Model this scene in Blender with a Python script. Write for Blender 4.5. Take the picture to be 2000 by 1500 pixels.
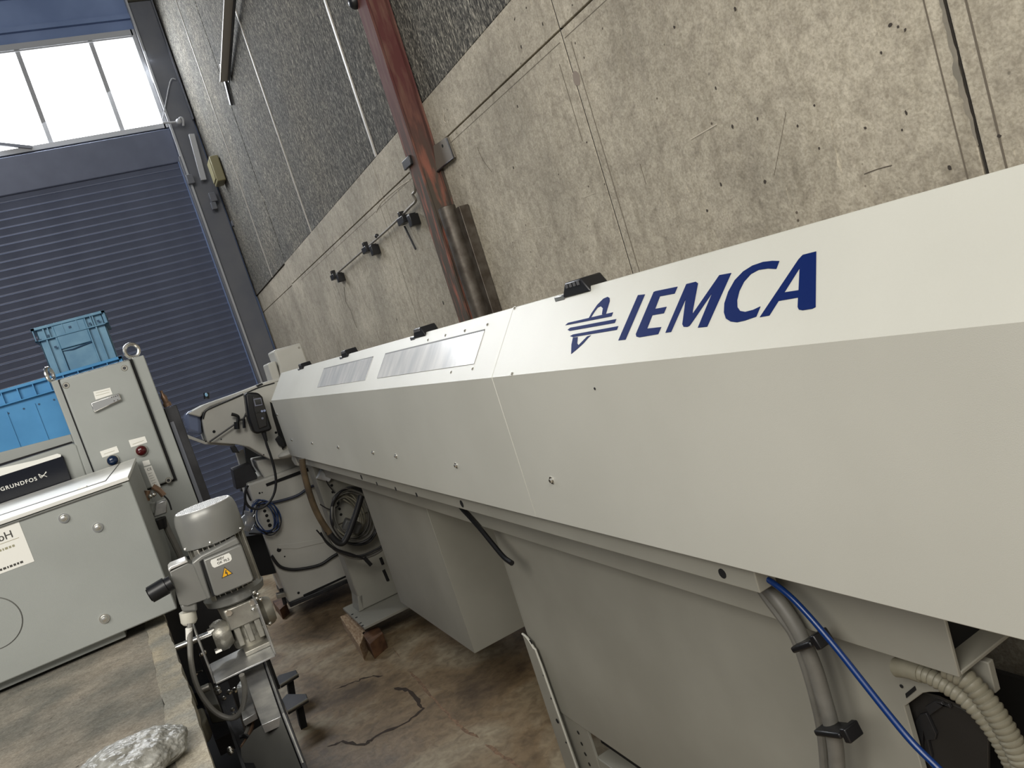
import bpy, bmesh, math, random
from mathutils import Vector, Matrix
from mathutils import noise as NZ
random.seed(7)
S = bpy.context.scene
for o in list(bpy.data.objects): bpy.data.objects.remove(o)
COL = S.collection

# ------------------------------------------------------------------ camera
H = 1.55
R3 = Matrix(((0.85467701, 0.31794648, -0.41041106),
             (-0.42144624, -0.03672603, -0.90610941),
             (-0.30316707, 0.94739708, 0.10260845)))
FPX = 1505.0
cd = bpy.data.cameras.new('camera'); cam = bpy.data.objects.new('camera', cd); COL.objects.link(cam)
cam.matrix_world = Matrix.Translation((0, 0, H)) @ R3.to_4x4()
cd.sensor_width = 36; cd.lens = 36 * FPX / 2000; cd.clip_start = .02; cd.clip_end = 100
S.camera = cam
# ------------------------------------------------------------------ world, lights, exposure
w = bpy.data.worlds.new('world'); S.world = w; w.use_nodes = True
bg = w.node_tree.nodes['Background']; bg.inputs[0].default_value = (.86, .92, 1.0, 1); bg.inputs[1].default_value = .24
def area(name, loc, target, sx, sy, power, col):
    l = bpy.data.lights.new(name, 'AREA'); l.shape = 'RECTANGLE'; l.size = sx; l.size_y = sy; l.energy = power; l.color = col
    o = bpy.data.objects.new(name, l); COL.objects.link(o); o.location = loc
    o.rotation_euler = (Vector(target) - Vector(loc)).to_track_quat('-Z', 'Y').to_euler(); return o
area('left_fill_lamp', (-3.3, -1.6, 4.3), (0.7, 1.0, 1.0), 2.6, 2.6, 238, (1.0, .955, .87))  # unseen fill lamp added at the left for the feeder's front faces
area('rear_fill_lamp', (-.9, -4.6, 6.3), (0.1, 3.0, .5), 3.5, 3.0, 325, (1.0, .965, .90))  # unseen fill lamp added behind the camera for faces turned towards it
area('window_daylight', (-.9, 8.75, 4.98), (.2, 0.0, 1.3), 4.2, .85, 190, (.93, .96, 1.0))
S.view_settings.view_transform = 'Standard'; S.view_settings.look = 'None'
S.view_settings.gamma = 1; S.view_settings.use_curve_mapping = False; S.view_settings.exposure = 0.0

# ------------------------------------------------------------------ measuring helpers (pixel of the photo -> point on a known plane)
CAM = Vector((0, 0, H))
def ray(px, py): return R3 @ Vector(((px - 1000) / FPX, -(py - 750) / FPX, -1))
def at(px, py, X=None, Y=None, Z=None):
    r = ray(px, py)
    if X is not None: t = X / r.x
    elif Y is not None: t = Y / r.y
    else: t = (Z - H) / r.z
    return CAM + t * r
ay = Vector((-.0219, 1, .0078)).normalized(); ax = ay.cross(Vector((0, 0, 1))).normalized(); az = ax.cross(ay)
FR = Matrix((ax, ay, az)).transposed()          # feeder frame: local -> world
FRi = FR.transposed()
SL_P = Vector((.705, 0, 1.389)); SL_U = Vector((.105, 0, .133)).normalized(); SL_N = Vector((-.133, 0, .105)).normalized()
def L(px, py, u=None, v=None, w=None, slant=False):
    o = FRi @ CAM; d = FRi @ ray(px, py)
    if slant: t = SL_N.dot(SL_P - o) / SL_N.dot(d)
    elif u is not None: t = (u - o.x) / d.x
    elif v is not None: t = (v - o.y) / d.y
    else: t = (w - o.z) / d.z
    return o + t * d

# ------------------------------------------------------------------ materials
def M(name, col, rough=.5, metal=0., col2=None, nscale=6., bump=0., bscale=40., spec=.5, detail=4, lo=.35, hi=.65, rough2=None, coords='Object', emit=None, alpha=None, trans=0, stretch=None):
    m = bpy.data.materials.new(name); m.use_nodes = True; nt = m.node_tree; N = nt.nodes; Lk = nt.links
    b = N['Principled BSDF']; b.inputs['Roughness'].default_value = rough; b.inputs['Metallic'].default_value = metal
    b.inputs['Base Color'].default_value = (*col, 1); b.inputs['Specular IOR Level'].default_value = spec
    tc = N.new('ShaderNodeTexCoord'); mp = N.new('ShaderNodeMapping'); Lk.new(tc.outputs[coords], mp.inputs[0])
    if stretch: mp.inputs['Scale'].default_value = stretch
    if col2 is not None:
        n = N.new('ShaderNodeTexNoise'); n.inputs['Scale'].default_value = nscale; n.inputs['Detail'].default_value = detail
        Lk.new(mp.outputs[0], n.inputs['Vector'])
        cr = N.new('ShaderNodeValToRGB'); cr.color_ramp.elements[0].position = lo; cr.color_ramp.elements[1].position = hi
        cr.color_ramp.elements[0].color = (*col, 1); cr.color_ramp.elements[1].color = (*col2, 1)
        Lk.new(n.outputs['Fac'], cr.inputs[0]); Lk.new(cr.outputs[0], b.inputs['Base Color'])
        if rough2 is not None:
            mr = N.new('ShaderNodeMapRange'); mr.inputs['From Min'].default_value = lo; mr.inputs['From Max'].default_value = hi
            mr.inputs['To Min'].default_value = rough; mr.inputs['To Max'].default_value = rough2
            Lk.new(n.outputs['Fac'], mr.inputs[0]); Lk.new(mr.outputs[0], b.inputs['Roughness'])
    if bump:
        n2 = N.new('ShaderNodeTexNoise'); n2.inputs['Scale'].default_value = bscale; n2.inputs['Detail'].default_value = 3
        Lk.new(mp.outputs[0], n2.inputs['Vector'])
        bp = N.new('ShaderNodeBump'); bp.inputs['Strength'].default_value = bump; bp.inputs['Distance'].default_value = .002
        Lk.new(n2.outputs['Fac'], bp.inputs['Height']); Lk.new(bp.outputs[0], b.inputs['Normal'])
    if emit: b.inputs['Emission Color'].default_value = (*emit[0], 1); b.inputs['Emission Strength'].default_value = emit[1]
    if trans: b.inputs['Transmission Weight'].default_value = trans
    m['bs'] = 1
    return m
def rgb(r, g, b):
    f = lambda c: ((c / 255 + .055) / 1.055) ** 2.4 if c > 10 else c / 255 / 12.92
    return (f(r), f(g), f(b))

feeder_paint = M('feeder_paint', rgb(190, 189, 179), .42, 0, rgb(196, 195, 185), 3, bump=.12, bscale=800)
feeder_shaded = M('feeder_paint_shaded', rgb(144, 142, 132), .42, 0, rgb(152, 150, 140), 4, bump=.06, bscale=700)  # hood paint made darker, with the shade below the hood in its colour
grey_paint = M('grey_box_paint', rgb(146, 149, 145), .42, 0, rgb(152, 155, 151), 5, bump=.15, bscale=500)
lathe_paint = M('lathe_paint', rgb(184, 182, 173), .45, 0, rgb(194, 192, 183), 4, bump=.05, bscale=500)
blue_ink = M('blue_print', rgb(4, 28, 84), .55, spec=.08)
black_pl = M('black_plastic', rgb(22, 22, 24), .38)
black_mt = M('black_matte', rgb(10, 10, 11), .8)
rubber = M('black_rubber', rgb(26, 26, 28), .55)
chrome = M('polished_steel', rgb(226, 224, 218), .26, 1)
steel = M('cast_aluminium', rgb(175, 172, 162), .42, .75, rgb(150, 147, 138), 20, bump=.3, bscale=200)
galv = M('galvanised_steel', rgb(205, 205, 203), .34, .8, rgb(176, 177, 178), 30, bump=.15, bscale=300, stretch=(1, 1, 1))
motor_grey = M('motor_grey_paint', rgb(132, 132, 128), .34, .25, rgb(126, 126, 122), 10)
dark_steel = M('dark_steel', rgb(62, 62, 64), .45, .5, rgb(46, 46, 48), 12)
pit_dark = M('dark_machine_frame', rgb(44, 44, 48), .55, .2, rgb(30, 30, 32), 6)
white_lbl = M('white_label', rgb(228, 227, 220), .5)
ink = M('dark_print', rgb(60, 58, 54), .6)
crate_blue = M('blue_crate_plastic', rgb(70, 140, 190), .4, 0, rgb(58, 128, 178), 8)
crate_grey = M('dusty_blue_crate_plastic', rgb(84, 128, 156), .45, 0, rgb(104, 146, 170), 14, lo=.4, hi=.7)
crate_in = M('crate_shadow_blue', rgb(30, 66, 96), .6)
wood = M('old_wood', rgb(150, 122, 92), .7, 0, rgb(92, 68, 46), 18, bump=.5, bscale=60, stretch=(1, 6, 6))
copper = M('copper_fitting', rgb(138, 112, 92), .4, .6)
blue_hose = M('blue_hose', rgb(10, 44, 100), .3)
grey_hose = M('grey_hose', rgb(112, 110, 104), .5, 0, rgb(98, 96, 90), 20)
beige_con = M('beige_conduit', rgb(140, 136, 120), .5, 0, rgb(122, 118, 102), 20)
cream_pl = M('cream_connector', rgb(206, 203, 190), .45)
yellow = M('warning_yellow', rgb(226, 168, 28), .5)
red_lens = M('dark_red_lens', rgb(70, 18, 20), .15)
blue_lens = M('dark_blue_lens', rgb(22, 38, 64), .12)
pump_black = M('pump_panel_black', rgb(20, 22, 30), .12)
clear_pane = M('milky_plastic_pane', rgb(222, 222, 220), .16, 0, rgb(196, 198, 200), 7, bump=.1, bscale=12, stretch=(1, 3, .6))
brown_hose = M('amber_hose', rgb(106, 90, 68), .2, 0, rgb(66, 58, 48), 7)
pipe_steel = M('old_steel_pipe', rgb(96, 90, 82), .42, .5, rgb(70, 62, 54), 20, bump=.2, bscale=60)
conduit_mt = M('wall_conduit_grey', rgb(120, 114, 104), .5, .3)
strip_mt = M('pale_joint_strip', rgb(178, 174, 166), .5)
lcd = M('display_glass', rgb(52, 52, 50), .1)
lens_blue = M('cover_blue_reflection', rgb(116, 126, 152), .12, .1)  # blue-grey reflection on the cover is put into its colour
tap = M('yellowed_junction_plastic', rgb(130, 124, 92), .5)

def concrete(name, c1, c2, spots=True, sc=1.):
    m = M(name, c1, .85); nt = m.node_tree; N = nt.nodes; K = nt.links; b = N['Principled BSDF']
    tc = N.new('ShaderNodeTexCoord')
    def noise(s, d=6, dist=0., vec=None):
        n = N.new('ShaderNodeTexNoise'); n.inputs['Scale'].default_value = s; n.inputs['Detail'].default_value = d; n.inputs['Distortion'].default_value = dist
        K.new(vec or tc.outputs['Object'], n.inputs['Vector']); return n.outputs['Fac']
    def ramp(f, p0, p1, a, bb):
        r = N.new('ShaderNodeValToRGB'); r.color_ramp.elements[0].position = p0; r.color_ramp.elements[1].position = p1
        r.color_ramp.elements[0].color = (*a, 1); r.color_ramp.elements[1].color = (*bb, 1); K.new(f, r.inputs[0]); return r.outputs[0]
    def mul(x, y):
        q = N.new('ShaderNodeMixRGB'); q.blend_type = 'MULTIPLY'; q.inputs[0].default_value = 1; K.new(x, q.inputs[1]); K.new(y, q.inputs[2]); return q.outputs[0]
    base = ramp(noise(2.3 * sc, 7), .35, .68, c1, c2)
    fine = ramp(noise(38 * sc, 8, 1.2), .30, .62, (.80, .79, .77), (1.04, 1.04, 1.03))
    mp = N.new('ShaderNodeMapping'); mp.inputs['Scale'].default_value = (1, 9, 1.4) if sc == 1. else (1.5, 2.5, 1); K.new(tc.outputs['Object'], mp.inputs[0])
    streak = ramp(noise(4.5, 5, .3, mp.outputs[0]), .28, .55, (.84, .83, .81), (1, 1, 1))
    grain = ramp(noise(170 * min(sc, 1.5), 4, .4), .36, .60, (.80, .79, .77), (1.05, 1.05, 1.05))
    mott = ramp(noise(11 * sc, 9, 1.6), .33, .55, (.84, .83, .82), (1.03, 1.03, 1.02))
    col = mul(mul(mul(mul(base, fine), streak), grain), mott)
    if spots:
        vo = N.new('ShaderNodeTexVoronoi'); vo.inputs['Scale'].default_value = 17; K.new(tc.outputs['Object'], vo.inputs['Vector'])
        sp = ramp(vo.outputs['Distance'], .045, .075, (.25, .22, .2), (1, 1, 1))
        gate = ramp(noise(3.1, 2), .5, .56, (1, 1, 1), (0, 0, 0))
        q = N.new('ShaderNodeMixRGB'); q.blend_type = 'LIGHTEN'; q.inputs[0].default_value = 1; K.new(sp, q.inputs[1]); K.new(gate, q.inputs[2])
        col = mul(col, q.outputs[0])
        mp2 = N.new('ShaderNodeMapping'); mp2.inputs['Rotation'].default_value = (.5, 0, 0); mp2.inputs['Scale'].default_value = (1, 14, 2); K.new(tc.outputs['Object'], mp2.inputs[0])
        sc2 = ramp(noise(6, 3, .8, mp2.outputs[0]), .69, .73, (1, 1, 1), (1.22, 1.21, 1.18))
        col = mul(col, sc2)
    K.new(col, b.inputs['Base Color'])
    bp = N.new('ShaderNodeBump'); bp.inputs['Strength'].default_value = .5; bp.inputs['Distance'].default_value = .004
    K.new(noise(55, 8, .6), bp.inputs['Height']); K.new(bp.outputs[0], b.inputs['Normal'])
    return m
wall_con = concrete('wall_concrete', rgb(158, 151, 137), rgb(188, 180, 164))
slab_con = concrete('grimy_slab', rgb(108, 109, 104), rgb(162, 154, 142), True, 2.4)
slab_edge = concrete('slab_pale_edge', rgb(148, 147, 140), rgb(186, 176, 156), False, 5)

def acoustic():
    m = M('wood_wool_board', (.1, .1, .1), .95); nt = m.node_tree; N = nt.nodes; K = nt.links; b = N['Principled BSDF']
    tc = N.new('ShaderNodeTexCoord'); facs = []
    for k, (rot, s) in enumerate((((.5, 0, 0), (30, 120, 26)), ((-.75, 0, 0), (30, 110, 28)), ((1.5, 0, 0), (30, 130, 24)))):
        mp = N.new('ShaderNodeMapping'); mp.inputs['Rotation'].default_value = rot; mp.inputs['Scale'].default_value = s; mp.inputs['Location'].default_value = (k * 7, k * 3, 0)
        K.new(tc.outputs['Object'], mp.inputs[0])
        n = N.new('ShaderNodeTexNoise'); n.inputs['Scale'].default_value = 1; n.inputs['Detail'].default_value = 3; n.inputs['Distortion'].default_value = 1.4
        K.new(mp.outputs[0], n.inputs[0]); facs.append(n.outputs['Fac'])
    mx = facs[0]
    for f in facs[1:]:
        q = N.new('ShaderNodeMath'); q.operation = 'MAXIMUM'; K.new(mx, q.inputs[0]); K.new(f, q.inputs[1]); mx = q.outputs[0]
    r = N.new('ShaderNodeValToRGB'); e = r.color_ramp.elements
    e[0].position = .50; e[0].color = (*rgb(42, 41, 39), 1); e[1].position = .72; e[1].color = (*rgb(186, 181, 168), 1)
    e2 = r.color_ramp.elements.new(.60); e2.color = (*rgb(96, 94, 88), 1)
    K.new(mx, r.inputs[0])
    big = N.new('ShaderNodeTexNoise'); big.inputs['Scale'].default_value = 1.6; K.new(tc.outputs['Object'], big.inputs[0])
    r2 = N.new('ShaderNodeValToRGB'); r2.color_ramp.elements[0].position = .35; r2.color_ramp.elements[1].position = .7
    r2.color_ramp.elements[0].color = (.86, .87, .88, 1); r2.color_ramp.elements[1].color = (1.12, 1.08, 1.0, 1); K.new(big.outputs['Fac'], r2.inputs[0])
    q = N.new('ShaderNodeMixRGB'); q.blend_type = 'MULTIPLY'; q.inputs[0].default_value = 1; K.new(r.outputs[0], q.inputs[1]); K.new(r2.outputs[0], q.inputs[2])
    K.new(q.outputs[0], b.inputs['Base Color'])
    bp = N.new('ShaderNodeBump'); bp.inputs['Strength'].default_value = .9; bp.inputs['Distance'].default_value = .006
    K.new(mx, bp.inputs['Height']); K.new(bp.outputs[0], b.inputs['Normal'])
    return m
wool = acoustic()

def floor_mat():
    m = M('stained_floor_concrete', (.1, .1, .1), .6); nt = m.node_tree; N = nt.nodes; K = nt.links; b = N['Principled BSDF']
    tc = N.new('ShaderNodeTexCoord')
    def noise(s, d=6, dist=0.):
        n = N.new('ShaderNodeTexNoise'); n.inputs['Scale'].default_value = s; n.inputs['Detail'].default_value = d; n.inputs['Distortion'].default_value = dist
        K.new(tc.outputs['Object'], n.inputs['Vector']); return n.outputs['Fac']
    r = N.new('ShaderNodeValToRGB'); e = r.color_ramp.elements
    e[0].position = .3; e[0].color = (*rgb(90, 74, 54), 1); e[1].position = .72; e[1].color = (*rgb(178, 166, 140), 1)
    q = e.new(.5); q.color = (*rgb(138, 117, 88), 1)
    K.new(noise(2.6, 8, .7), r.inputs[0])
    f = N.new('ShaderNodeValToRGB'); f.color_ramp.elements[0].position = .34; f.color_ramp.elements[1].position = .6
    f.color_ramp.elements[0].color = (.68, .66, .64, 1); f.color_ramp.elements[1].color = (1.05, 1.05, 1.05, 1); K.new(noise(24, 9, .6), f.inputs[0])
    q = N.new('ShaderNodeMixRGB'); q.blend_type = 'MULTIPLY'; q.inputs[0].default_value = 1; K.new(r.outputs[0], q.inputs[1]); K.new(f.outputs[0], q.inputs[2])
    K.new(q.outputs[0], b.inputs['Base Color'])
    mr = N.new('ShaderNodeMapRange'); mr.inputs['To Min'].default_value = .42; mr.inputs['To Max'].default_value = .75; K.new(noise(3, 4), mr.inputs[0]); K.new(mr.outputs[0], b.inputs['Roughness'])
    bp = N.new('ShaderNodeBump'); bp.inputs['Strength'].default_value = .35; bp.inputs['Distance'].default_value = .006
    K.new(noise(30, 8), bp.inputs['Height']); K.new(bp.outputs[0], b.inputs['Normal'])
    return m
floor_m = floor_mat()

def post_mat():
    m = M('red_primer_steel', (.1, .1, .1), .75, 0, spec=.2); nt = m.node_tree; N = nt.nodes; K = nt.links; b = N['Principled BSDF']
    g = N.new('ShaderNodeNewGeometry'); sx = N.new('ShaderNodeSeparateXYZ'); K.new(g.outputs['Position'], sx.inputs[0])
    n = N.new('ShaderNodeTexNoise'); n.inputs['Scale'].default_value = 14; n.inputs['Detail'].default_value = 6
    tc = N.new('ShaderNodeTexCoord'); mp = N.new('ShaderNodeMapping'); mp.inputs['Scale'].default_value = (3, 3, .5); K.new(tc.outputs['Object'], mp.inputs[0]); K.new(mp.outputs[0], n.inputs[0])
    md = N.new('ShaderNodeMath'); md.operation = 'MULTIPLY_ADD'; md.inputs[1].default_value = .5; K.new(n.outputs['Fac'], md.inputs[0]); K.new(sx.outputs['Z'], md.inputs[2])
    mr = N.new('ShaderNodeMapRange'); mr.inputs['From Min'].default_value = 2.35; mr.inputs['From Max'].default_value = 2.8; K.new(md.outputs[0], mr.inputs[0])
    r1 = N.new('ShaderNodeValToRGB'); r1.color_ramp.elements[0].position = .45; r1.color_ramp.elements[1].position = .7
    r1.color_ramp.elements[0].color = (*rgb(86, 50, 48), 1); r1.color_ramp.elements[1].color = (*rgb(104, 76, 66), 1); K.new(n.outputs['Fac'], r1.inputs[0])
    r2 = N.new('ShaderNodeValToRGB'); r2.color_ramp.elements[0].position = .5; r2.color_ramp.elements[1].position = .72
    r2.color_ramp.elements[0].color = (*rgb(78, 70, 62), 1); r2.color_ramp.elements[1].color = (*rgb(150, 92, 76), 1); K.new(n.outputs['Fac'], r2.inputs[0])
    q = N.new('ShaderNodeMixRGB'); K.new(mr.outputs[0], q.inputs[0]); K.new(r2.outputs[0], q.inputs[1]); K.new(r1.outputs[0], q.inputs[2])
    K.new(q.outputs[0], b.inputs['Base Color']); return m
post_m = post_mat()
shutter_m = M('shutter_slat_blue_grey', rgb(88, 96, 118), .42, .1, rgb(95, 103, 125), 5)  # slat blue takes in the haze around the shutter
farwall_m = M('far_wall_blue_grey', rgb(122, 142, 182), .6, 0, rgb(106, 126, 166), 2)  # blue raised to paint in the haze near the window
pilaster_m = M('pilaster_grey', rgb(92, 96, 106), .55, 0, rgb(104, 106, 112), 3)
frame_m = M('window_frame_grey', rgb(170, 172, 176), .5)
pane_m = M('frosted_daylit_pane', (.9, .9, .9), .4, emit=((.95, .98, 1.0), 6.5))
roof_m = M('roof_sheet_blue_grey', rgb(110, 128, 150), .6)
bubble = M('bubble_wrap_film', rgb(168, 167, 160), .30, 0, rgb(124, 122, 114), 40, bump=.9, bscale=190, trans=.1)
_n = bubble.node_tree; _v = _n.nodes.new('ShaderNodeTexVoronoi'); _v.inputs['Scale'].default_value = 105; _v.feature = 'SMOOTH_F1'; _t = _n.nodes.new('ShaderNodeTexCoord')
_b = _n.nodes.new('ShaderNodeBump'); _b.invert = True; _b.inputs['Strength'].default_value = .8; _b.inputs['Distance'].default_value = .004
_n.links.new(_t.outputs['Object'], _v.inputs['Vector']); _n.links.new(_v.outputs['Distance'], _b.inputs['Height'])
_p = _n.nodes['Principled BSDF']; _old = _p.inputs['Normal'].links[0].from_node; _n.links.new(_old.outputs[0], _b.inputs['Normal']); _n.links.new(_b.outputs[0], _p.inputs['Normal'])
perf = M('vent_grille_pale', rgb(235, 234, 230), .35, .6)

# ------------------------------------------------------------------ mesh building
class MB:
    def __init__(s): s.bm = bmesh.new()
    def box(s, a, b):
        x0, y0, z0 = a; x1, y1, z1 = b
        v = [s.bm.verts.new(p) for p in ((x0,y0,z0),(x1,y0,z0),(x1,y1,z0),(x0,y1,z0),(x0,y0,z1),(x1,y0,z1),(x1,y1,z1),(x0,y1,z1))]
        for f in ((0,3,2,1),(4,5,6,7),(0,1,5,4),(1,2,6,5),(2,3,7,6),(3,0,4,7)): s.bm.faces.new([v[i] for i in f])
        return s
    def plate(s, pts, n):
        n = Vector(n); a = [s.bm.verts.new(Vector(p)) for p in pts]; b = [s.bm.verts.new(Vector(p) + n) for p in pts]
        k = len(a); s.bm.faces.new(a); s.bm.faces.new(b[::-1])
        for i in range(k): s.bm.faces.new((a[i], b[i], b[(i + 1) % k], a[(i + 1) % k]))
        return s
    def cyl(s, p0, p1, r0, r1=None, seg=24, caps=True):
        r1 = r0 if r1 is None else r1
        return s.lathe(p0, p1, [(0, r0), (1, r1)], seg, caps)
    def lathe(s, p0, p1, prof, seg=28, caps=True):
        p0 = Vector(p0); p1 = Vector(p1); d = (p1 - p0); z = d.normalized()
        x = z.orthogonal().normalized(); y = z.cross(x); rings = []
        for t, r in prof:
            c = p0 + d * t
            rings.append([s.bm.verts.new(c + (x * math.cos(a) + y * math.sin(a)) * max(r, 1e-5)) for a in [2 * math.pi * i / seg for i in range(seg)]])
        for A, B in zip(rings, rings[1:]):
            for i in range(seg): s.bm.faces.new((A[i], A[(i + 1) % seg], B[(i + 1) % seg], B[i]))
        if caps: s.bm.faces.new(rings[0][::-1]); s.bm.faces.new(rings[-1])
        return s
    def tube(s, pts, r, seg=10, sub=6, smooth=True, ribs=None, closed=False):
        P = [Vector(p) for p in pts]
        if smooth and len(P) > 2:
            Q = []; n = len(P)
            for i in range(n if closed else n - 1):
                g = (lambda k: P[k % n]) if closed else (lambda k: P[min(max(k, 0), n - 1)])
                a, b, c, d = g(i - 1), g(i), g(i + 1), g(i + 2)
                for j in range(sub):
                    t = j / sub
                    Q.append(.5 * ((2 * b) + (c - a) * t + (2 * a - 5 * b + 4 * c - d) * t * t + (3 * b - a - 3 * c + d) * t ** 3))
            if not closed: Q.append(P[-1])
            P = Q
        if ribs:
            tot = [0]
            for a, b in zip(P, P[1:]): tot.append(tot[-1] + (b - a).length)
            Q = []; RR = []; n = int(tot[-1] / ribs * 4)
            k = 0
            for i in range(n + 1):
                t = tot[-1] * i / n
                while k < len(P) - 2 and tot[k + 1] < t: k += 1
                f = (t - tot[k]) / max(tot[k + 1] - tot[k], 1e-9); Q.append(P[k].lerp(P[k + 1], f)); RR.append(r * (1.0, 1.0, .93, .84)[i % 4])
            P = Q
        n = len(P); up = None; rings = []
        for i, p in enumerate(P):
            if closed: d = (P[(i + 1) % n] - P[i - 1]).normalized()
            else: d = (P[min(i + 1, n - 1)] - P[max(i - 1, 0)]).normalized()
            if up is None: up = d.orthogonal().normalized()
            up = (up - d * up.dot(d)).normalized(); y = d.cross(up)
            rr = RR[i] if ribs else (r[min(i * len(r) // n, len(r) - 1)] if isinstance(r, (list, tuple)) else r)
            rings.append([s.bm.verts.new(p + (up * math.cos(a) + y * math.sin(a)) * rr) for a in [2 * math.pi * j / seg for j in range(seg)]])
        for i in range(n if closed else n - 1):
            A = rings[i]; B = rings[(i + 1) % n]
            for j in range(seg): s.bm.faces.new((A[j], A[(j + 1) % seg], B[(j + 1) % seg], B[j]))
        if not closed: s.bm.faces.new(rings[0][::-1]); s.bm.faces.new(rings[-1])
        return s
    def ball(s, c, r, seg=12, sz=1.):
        bmesh.ops.create_uvsphere(s.bm, u_segments=seg, v_segments=seg // 2 + 1, radius=r, matrix=Matrix.Translation(Vector(c)) @ Matrix.Diagonal((1, 1, sz, 1)))
        return s
    def bar(s, p0, p1, wx, wz, up=(0, 0, 1)):
        p0 = Vector(p0); p1 = Vector(p1); d = (p1 - p0).normalized(); u = Vector(up); x = d.cross(u).normalized(); z = x.cross(d)
        q = [x * a * wx / 2 + z * b * wz / 2 for a, b in ((-1, -1), (1, -1), (1, 1), (-1, 1))]
        return s.plate([p0 + k for k in q], p1 - p0)
    def build(s, name, mat, parent=None, bevel=0, frame=None, tagd=None, sharp=35):
        bm = s.bm
        if frame is not None: bmesh.ops.transform(bm, matrix=frame, verts=bm.verts)
        bmesh.ops.recalc_face_normals(bm, faces=bm.faces)
        loc = Vector((0, 0, 0)); rot = Matrix.Identity(4)
        if parent is not None: WM = WORLD[parent.name]
        else:
            cs = [v.co for v in bm.verts]
            WM = Matrix.Translation(((min(c.x for c in cs) + max(c.x for c in cs)) / 2, (min(c.y for c in cs) + max(c.y for c in cs)) / 2, min(c.z for c in cs)))
        bmesh.ops.transform(bm, matrix=WM.inverted(), verts=bm.verts)
        me = bpy.data.meshes.new(name); bm.to_mesh(me); bm.free()
        me.materials.append(mat)
        for p in me.polygons: p.use_smooth = True
        me.set_sharp_from_angle(angle=math.radians(sharp))
        o = bpy.data.objects.new(name, me); COL.objects.link(o)
        if parent is not None: o.parent = parent
        else: o.matrix_world = WM
        WORLD[o.name] = WM
        if bevel:
            b = o.modifiers.new('bevel', 'BEVEL'); b.width = bevel; b.segments = 2; b.limit_method = 'ANGLE'; b.angle_limit = math.radians(40); b.harden_normals = False
        if tagd: tag(o, **tagd)
        return o
WORLD = {}
def tag(o, label=None, cat=None, group=None, kind=None):
    if label: o['label'] = label
    if cat: o['category'] = cat
    if group: o['group'] = group
    if kind: o['kind'] = kind
    return o
def thing(name, loc, label=None, cat=None, group=None, kind=None, rot=None):
    o = bpy.data.objects.new(name, None); COL.objects.link(o); o.empty_display_size = .1
    mt = Matrix.Translation(loc) @ (rot.to_4x4() if rot else Matrix.Identity(4)); o.matrix_world = mt; WORLD[o.name] = mt
    return tag(o, label, cat, group, kind)
def structure(name, mb, mat, bevel=0): return mb.build(name, mat, bevel=bevel, tagd=dict(kind='structure'))
def dup(o, parent, off=(0, 0, 0)):
    c = o.copy(); COL.objects.link(c); c.parent = parent; c.location = o.location + Vector(off); WORLD[c.name] = WORLD[o.name]; return c
def text_mesh(body, size, origin, right, up, mat, parent, name, frame=None, depth=.0004, shear=0., align='LEFT', weight=0., space=1.):
    cu = bpy.data.curves.new('t', 'FONT'); cu.body = body; cu.size = size; cu.extrude = depth; cu.shear = shear; cu.align_x = align; cu.offset = weight; cu.space_character = space
    to = bpy.data.objects.new('t', cu); COL.objects.link(to); bpy.context.view_layer.update()
    dg = bpy.context.evaluated_depsgraph_get(); me = bpy.data.meshes.new_from_object(to.evaluated_get(dg))
    mb = MB(); mb.bm.from_mesh(me); bpy.data.objects.remove(to)
    r = Vector(right).normalized(); u = Vector(up).normalized(); n = r.cross(u)
    mt = Matrix.Translation(Vector(origin)) @ Matrix((r, u, n)).transposed().to_4x4()
    bmesh.ops.transform(mb.bm, matrix=mt, verts=mb.bm.verts)
    return mb.build(name, mat, parent, frame=frame)

# ================================================================== SETTING
fl = structure('floor', MB().box((-9, -5, -.12), (1.62, 9.4, 0)), floor_m)
def ribbon(pxs, wd, z=.0008):
    mb = MB(); P = [at(x, y, Z=0) for x, y in pxs]; vs = []
    for i, p in enumerate(P):
        d = (P[min(i + 1, len(P) - 1)] - P[max(i - 1, 0)]).normalized(); n = Vector((-d.y, d.x, 0)); w_ = wd * random.uniform(.5, 1.5) * (0.25 if i in (0, len(P) - 1) else 1)
        vs.append((mb.bm.verts.new(p + n * w_ + Vector((0, 0, z))), mb.bm.verts.new(p - n * w_ + Vector((0, 0, z)))))
    for a, b in zip(vs, vs[1:]): mb.bm.faces.new((a[0], a[1], b[1], b[0]))
    return mb
crack_m = M('floor_crack_dark', rgb(58, 46, 36), .9); scr_m = M('floor_scuff_pale', rgb(150, 120, 94), .8, 0, rgb(112, 90, 70), 60)
def jag(p, n=5, a=3):
    out = []
    for (x0, y0), (x1, y1) in zip(p, p[1:]):
        for k in range(n): t = k / n; out.append((x0 + (x1 - x0) * t + random.uniform(-a, a), y0 + (y1 - y0) * t + random.uniform(-a, a)))
    return out + [p[-1]]
ribbon(jag([(640,1460),(670,1449),(712,1456),(735,1438),(790,1414),(826,1385),(815,1368),(800,1348),(770,1344)], 5, 2), .008).build('crack', crack_m, fl)
ribbon(jag([(655,1348),(690,1335),(715,1323),(748,1320)], 5, 2), .006).build('crack', crack_m, fl)
ribbon(jag([(767,1265),(782,1286)], 4, 1), .002).build('scuff', scr_m, fl)
ribbon(jag([(803,1313),(835,1352),(875,1395),(905,1425),(935,1441)], 6, 2), .006).build('scuff', scr_m, fl)
ribbon(jag([(950,1455),(985,1480),(1020,1500),(1040,1540)], 5, 2), .006).build('scuff', scr_m, fl)

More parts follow.
